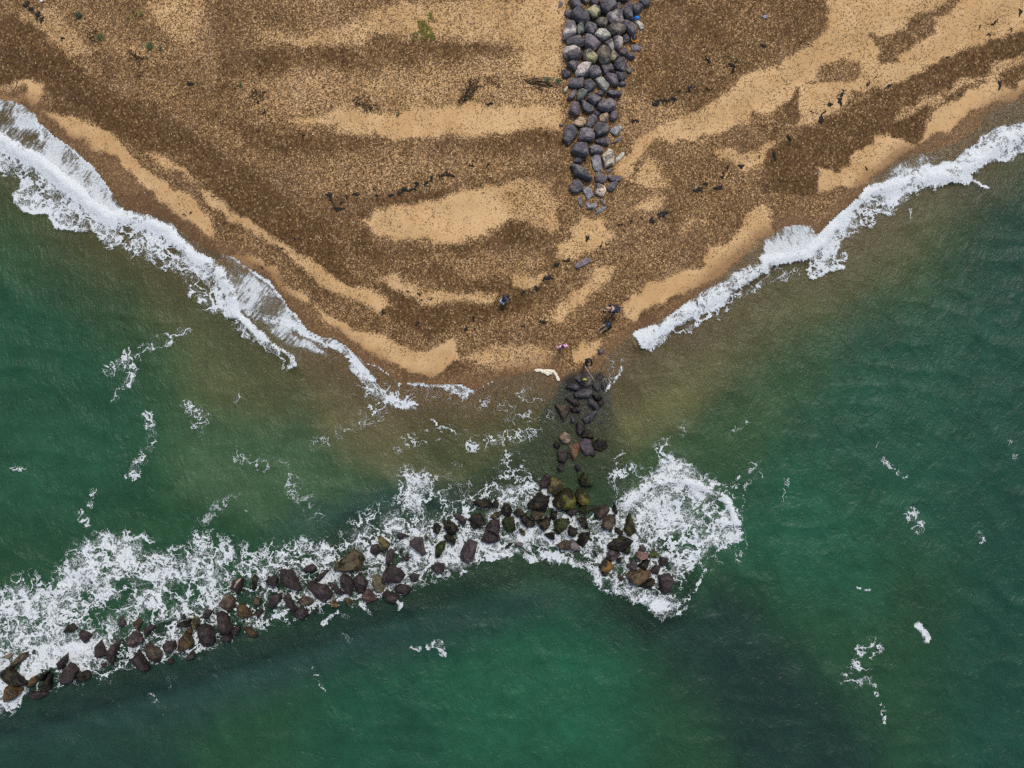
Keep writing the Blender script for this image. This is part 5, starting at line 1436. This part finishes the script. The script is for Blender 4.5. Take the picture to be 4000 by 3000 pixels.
# ------------------------------------------------------------------ people
def skin_obj(name, mat, parent, verts, edges, radii, sub=2):
    me = bpy.data.meshes.new(name); me.from_pydata([tuple(v) for v in verts], edges, []); me.update()
    o = link(name, me, mat, parent)
    o.modifiers.new('skin', 'SKIN'); o.modifiers['skin'].use_smooth_shade = True
    if not me.skin_vertices: me.skin_vertices.new()
    for sv, r in zip(me.skin_vertices[0].data, radii): sv.radius = (r, r)
    me.skin_vertices[0].data[0].use_root = True
    m = o.modifiers.new('smooth', 'SUBSURF'); m.levels = sub; m.render_levels = sub
    return o


def bend(a, b, la, lb, pole):
    """middle joint of a two-bone limb from a to b, bent towards pole"""
    d = b - a; L_ = min(d.length, la + lb - .005)
    if d.length > L_: b = a + d.normalized() * L_; d = b - a
    x = (la * la - lb * lb + L_ * L_) / (2 * L_); h = math.sqrt(max(la * la - x * x, 0))
    u = d.normalized(); p = pole - u * pole.dot(u)
    return a + u * x + (p.normalized() * h if p.length > 1e-4 else Vector((0, 0, h))), b


def person(px, py, z0, rz, label, J, top, legs, hair, cap=None, long_hair=False, s=1.0, hood=None):
    """J: pelvis, chest, neck, head, hands and feet in the person's own frame (+y is where the body faces), metres"""
    root = empty('person', W(px, py, z0), rz); root.scale = (s, s, s)
    tag(root, label, 'person')
    V = lambda t_: Vector(t_)
    pel, che, nec, hea = V(J['pelvis']), V(J['chest']), V(J['neck']), V(J['head'])
    side = Vector((1, 0, 0))
    up = (hea - nec).normalized(); look = V(J.get('look', (0, 1, 0)))
    vs, es, rs = [], [], []

    def ad(v, r, p=None):
        vs.append(v); rs.append(r)
        if p is not None: es.append((p, len(vs) - 1))
        return len(vs) - 1
    ip = ad(pel, .125); im = ad((pel + che) / 2, .12, ip); ic = ad(che, .135, im); inn = ad(nec, .056, ic)
    ih = ad(hea - up * .06 + look * .01, .082, inn); it = ad(hea + up * .05, .088, ih)
    ad(hea + look * .085 - up * .02, .022, ih)                                   # nose
    jk = {'chest': ic}
    arms, lgs = [], []
    for sg, hand, foot in ((-1, J['hand_l'], J['foot_l']), (1, J['hand_r'], J['foot_r'])):
        sh = che + side * sg * .175 + (nec - che) * .55
        el, ha = bend(sh, V(hand), .29, .27, V(J.get('elbow', (0, -.5, -1))) + side * sg * .9)
        a = ad(sh, .062, ic); b_ = ad(el, .045, a); c_ = ad(ha, .031, b_)
        dr = (ha - el).normalized(); pal = ad(ha + dr * .06, .034, c_)
        lat = dr.cross(Vector((0, 0, 1)));  lat = lat.normalized() if lat.length > .1 else side
        for f_, ln in zip((-.027, -.009, .009, .027), (.062, .075, .07, .055)):  # four fingers and a thumb
            k1 = ad(ha + dr * .10 + lat * f_, .0095, pal); ad(ha + dr * (.10 + ln) + lat * f_ * 1.25 - Vector((0, 0, .018)), .008, k1)
        th = ad(ha + dr * .055 + lat * .045 * -sg, .011, pal); ad(ha + dr * .09 + lat * .058 * -sg, .009, th)
        arms.append((sh, el, ha - dr * .01))
        hp = pel + side * sg * .095 - Vector((0, 0, .05))
        kn, fo = bend(hp, V(foot) + Vector((0, 0, .08)), .42, .42, V(J.get('knee', (0, 1, .3))))
        a = ad(hp, .085, ip); b_ = ad(kn, .062, a); c_ = ad(fo, .042, b_); ad(fo + look * .10 * Vector((1, 1, 0)).length - Vector((0, 0, .045)), .036, c_)
        lgs.append((hp, kn, fo))
    skin_obj('body', SKIN, root, vs, es, rs)
    # jacket: trunk and sleeves
    v2 = [pel + (che - pel) * .12, (pel + che) / 2, che, che + (nec - che) * .72]; e2 = [(0, 1), (1, 2), (2, 3)]; r2 = [.17, .18, .19, .09]
    for sh, el, ha in arms:
        n = len(v2); v2 += [sh, el, ha]; e2 += [(2, n), (n, n + 1), (n + 1, n + 2)]; r2 += [.088, .066, .052]
    skin_obj('jacket', top, root, v2, e2, r2)
    v3 = [pel + (che - pel) * .05]; e3 = []; r3 = [.145]
    for hp, kn, fo in lgs:
        n = len(v3); v3 += [hp, kn, fo + (kn - fo) * .08]; e3 += [(0, n), (n, n + 1), (n + 1, n + 2)]; r3 += [.105, .08, .06]
    skin_obj('trousers', legs, root, v3, e3, r3)
    for hp, kn, fo in lgs:
        sh_ = blob_obj('shoe', SHOE, root, (fo.x + look.x * .06, fo.y + look.y * .06, fo.z - .035), (.055, .125, .045), 1, .05, 2)
    if hair is not None:
        hr = blob_obj('hair', hair, root, hea + up * .035 - look * .022, (.105, .115, .105), 2, .12, 3)
        if long_hair:
            blob_obj('hair_fall', hair, root, hea - look * .09 - up * .08, (.10, .085, .20), 3, .15, 3)
    for sg in (-1, 1):
        blob_obj('ear', SKIN, root, hea + side * sg * .092 - up * .01, (.018, .03, .035), 1, 0, 1)
        blob_obj('eye', EYE, root, hea + look * .082 + side * sg * .032, (.013, .01, .01), 1, 0, 1)
    blob_obj('mouth', LIP, root, hea + look * .08 - up * .062, (.026, .008, .008), 1, 0, 1)
    if cap is not None:
        c_ = blob_obj('cap', cap, root, hea + up * .05, (.118, .122, .095), 2, .04, 3)
        blob_obj('cap_peak', cap, root, hea + up * .05 + look * .13, (.085, .075, .014), 2, 0, 2)
    if hood is not None:
        blob_obj('hood', hood, root, nec - look * .05 + up * .03, (.13, .11, .08), 4, .15, 3)
    return root


SKIN = simple('skin', (.48, .29, .21), .6, .1, 20); EYE = simple('eye_dark', (.03, .02, .02), .3, 0, 20); LIP = simple('lips', (.35, .13, .12), .5, 0, 20)
SHOE = simple('shoe', (.35, .28, .24), .8, .2, 20)
NAVY = simple('navy_jacket', (.010, .022, .055), .8, .35, 18); BLK = simple('black_jacket', (.006, .006, .008), .8, .4, 18); JEAN = simple('pale_blue_jeans', (.42, .50, .66), .85, .15, 18)
PINK = simple('pink_top', (.78, .46, .66), .85, .1, 18); OLV = simple('olive_jacket', (.05, .055, .028), .85, .3, 18); DRK = simple('dark_trousers', (.02, .02, .025), .85, .3, 18)
STON = simple('stone_trousers', (.33, .28, .2), .85, .2, 18); HBLO = simple('fair_hair', (.38, .28, .19), .7, .3, 40); HDRK = simple('dark_hair', (.016, .009, .008), .5, .3, 40); HBRN = simple('brown_hair', (.05, .024, .018), .6, .3, 40)
CAPB = simple('slate_cap', (.045, .085, .14), .8, .2, 18); LIME = simple('lime_cloth', (.62, .70, .02), .8, .15, 18)
bent = dict(pelvis=(0, -.18, .80), chest=(0, .16, 1.08), neck=(0, .33, 1.10), head=(0, .47, 1.06), look=(0, .5, -.86), hand_l=(-.16, .45, .52), hand_r=(.2, .42, .56), foot_l=(-.15, -.10, .0), foot_r=(.14, .03, 0))
person(2396, 1214, ground_z(2396, 1214), math.radians(84), 'person in a puffy navy jacket bending over a cream bucket', bent, NAVY, DRK, HBLO, s=1.12)
sit = dict(pelvis=(0, -.12, .16), chest=(0, -.10, .58), neck=(0, -.06, .74), head=(0, -.02, .88), look=(0, .9, -.3), hand_l=(-.2, .22, .42), hand_r=(.2, .24, .42), foot_l=(-.13, .62, 0), foot_r=(.13, .56, 0), knee=(0, .1, 1))
person(2371, 1270, ground_z(2371, 1270), math.radians(128), 'person in a black jacket and slate blue cap sitting on shingle', sit, BLK, STON, HDRK, cap=CAPB)
stoop = dict(pelvis=(-.02, -.15, .70), chest=(.03, .12, 1.0), neck=(.05, .22, 1.10), head=(.06, .30, 1.18), look=(0, .8, -.55), hand_l=(-.28, .3, .5), hand_r=(.28, .36, .5), foot_l=(-.16, -.16, 0), foot_r=(.14, .05, 0))
person(1970, 1176, ground_z(1970, 1176), math.radians(-38), 'person in navy jacket and pale blue jeans stooping alone on shingle', stoop, NAVY, JEAN, HDRK)
stand = dict(pelvis=(0, 0, .92), chest=(0, .01, 1.28), neck=(0, .01, 1.48), head=(0, .02, 1.62), look=(0, 1, -.15), hand_l=(-.36, .12, .95), hand_r=(.36, .1, .97), foot_l=(-.12, -.12, 0), foot_r=(.12, .14, 0))
person(2192, 1357, ground_z(2192, 1357), math.radians(14), 'person with long dark hair in a pink top on sand', stand, PINK, DRK, HDRK, long_hair=True, s=.92)
fish = dict(pelvis=(0, -.05, .92), chest=(0, -.02, 1.28), neck=(0, 0, 1.48), head=(0, .04, 1.62), look=(0, 1, -.2), hand_l=(-.06, .42, 1.12), hand_r=(.06, .42, 1.16), foot_l=(-.16, -.08, 0), foot_r=(.16, .1, 0), elbow=(0, -.1, -.3))
person(2291, 1412, ground_z(2291, 1412), math.radians(192), 'person in a black jacket holding a long fishing rod', fish, BLK, DRK, HBRN, hood=BLK)
crouch = dict(pelvis=(0, -.14, .24), chest=(0, .02, .58), neck=(0, .10, .72), head=(0, .15, .85), look=(0, .85, -.5), hand_l=(-.24, .3, .12), hand_r=(.22, .32, .16), foot_l=(-.15, .02, 0), foot_r=(.15, .06, 0), knee=(0, 1, .6))
zr_ = max(ground_z(2280, 1483), .03) + .28
person(2280, 1481, zr_, math.radians(184), 'person in an olive jacket with lime hood crouching on the big flat boulder', crouch, OLV, DRK, HBRN, hood=LIME, s=.86)
# bucket, rod
bm = bmesh.new(); rings = lathe(bm, [(.09, 0), (.115, .2), (.12, .22), (.128, .23), (.128, .215), (.11, .20), (.085, .015)], 22); bm.faces.new(rings[0][::-1]); bm.faces.new(rings[-1])
bk = empty('bucket', W(2363, 1209, ground_z(2363, 1209)))
tag(bk, 'round cream bucket standing under the bending person', 'bucket')
me = bpy.data.meshes.new('bucket_body'); bm.to_mesh(me); bm.free(); link('bucket_body', me, simple('cream_plastic', (.62, .53, .38), .5, .1, 20), bk)
skin_obj('handle', simple('wire', (.4, .38, .34), .4, .1, 20), bk, [(.12, .0, .22), (.09, .1, .245), (0, .145, .25), (-.09, .1, .245), (-.12, 0, .22)], [(0, 1), (1, 2), (2, 3), (3, 4)], [.006] * 5, 1)
a, b_ = W(2289, 1437, 1.35), W(2324, 1490, 1.95)
rod = empty('fishing_rod', a); tag(rod, 'tan fishing rod pointing out over the big flat boulder', 'fishing rod')
d = b_ - a; ROD = simple('tan_rod', (.42, .31, .19), .5, .1, 20)
skin_obj('blank', ROD, rod, [d * 0, d * .5, d], [(0, 1), (1, 2)], [.022, .016, .011], 1)
skin_obj('grip', simple('cork', (.5, .4, .28), .9, .2, 30), rod, [d * -.14, d * .06], [(0, 1)], [.03, .028], 1)
blob_obj('reel', simple('reel_metal', (.12, .12, .13), .3, .1, 20), rod, d * .07 + Vector((0, 0, -.06)), (.035, .05, .035), 1, .05, 2)
SPOTS.update({'bending person': (2396, 1214), 'sitting person': (2371, 1270), 'stooping person': (1970, 1176), 'pink person': (2192, 1357), 'angler': (2291, 1412), 'blue bag': (2486, 74),
              'slanting weed patch': (1840, 360), 'thin weed arc': (1430, 410), 'oval green plant': (585, 182), 'round dark plant': (309, 61), 'lilac plastic sheet': (2987, 67), 'yellow ground cover': (1655, 115), 'white scrap': (163, 4),
              'lone green sprig': (941, 333), 'withered patch by groyne': (2095, 320)})
say_where(weed_items, 'seaweed')



# ------------------------------------------------------------------ light and camera
SUN_EL, SUN_AZ = 58.0, 20.0          # height over the horizon; degrees east of the photograph's top
t = NT('World', True)
sky = t.n('ShaderNodeTexSky', None, sky_type='NISHITA')
sky.sun_disc = False
sky.sun_elevation = math.radians(SUN_EL); sky.sun_rotation = math.radians(SUN_AZ)
sky.air_density = 1.0; sky.dust_density = 4.0; sky.ozone_density = 1.0
bg = t.n('ShaderNodeBackground', {'Color': sky.outputs[0], 'Strength': .10})
t.n('ShaderNodeOutputWorld', {'Surface': bg.outputs[0]})
SC.world = t.m
ld = bpy.data.lights.new('sun', 'SUN'); ld.energy = 1.4; ld.angle = math.radians(14); ld.color = (1, .96, .9)
sun = bpy.data.objects.new('sun', ld); C.objects.link(sun)
sun.rotation_euler = (math.radians(90 - SUN_EL), 0, math.radians(180 - SUN_AZ))
cam_d = bpy.data.cameras.new('camera'); cam = bpy.data.objects.new('camera', cam_d); C.objects.link(cam)
cam.location = (0, 0, H); cam.rotation_euler = (0, 0, 0)
cam_d.sensor_width = 36; cam_d.lens = 36 * H * S / 4000; cam_d.clip_end = 1000
SC.camera = cam
SC.view_settings.view_transform = 'Standard'; SC.view_settings.look = 'None'
SC.view_settings.exposure = 0.4; SC.view_settings.gamma = 1
SC.cycles.use_denoising = False
SC.cycles.max_bounces = 6; SC.cycles.transparent_max_bounces = 12
SC.cycles.diffuse_bounces = 2; SC.cycles.glossy_bounces = 2
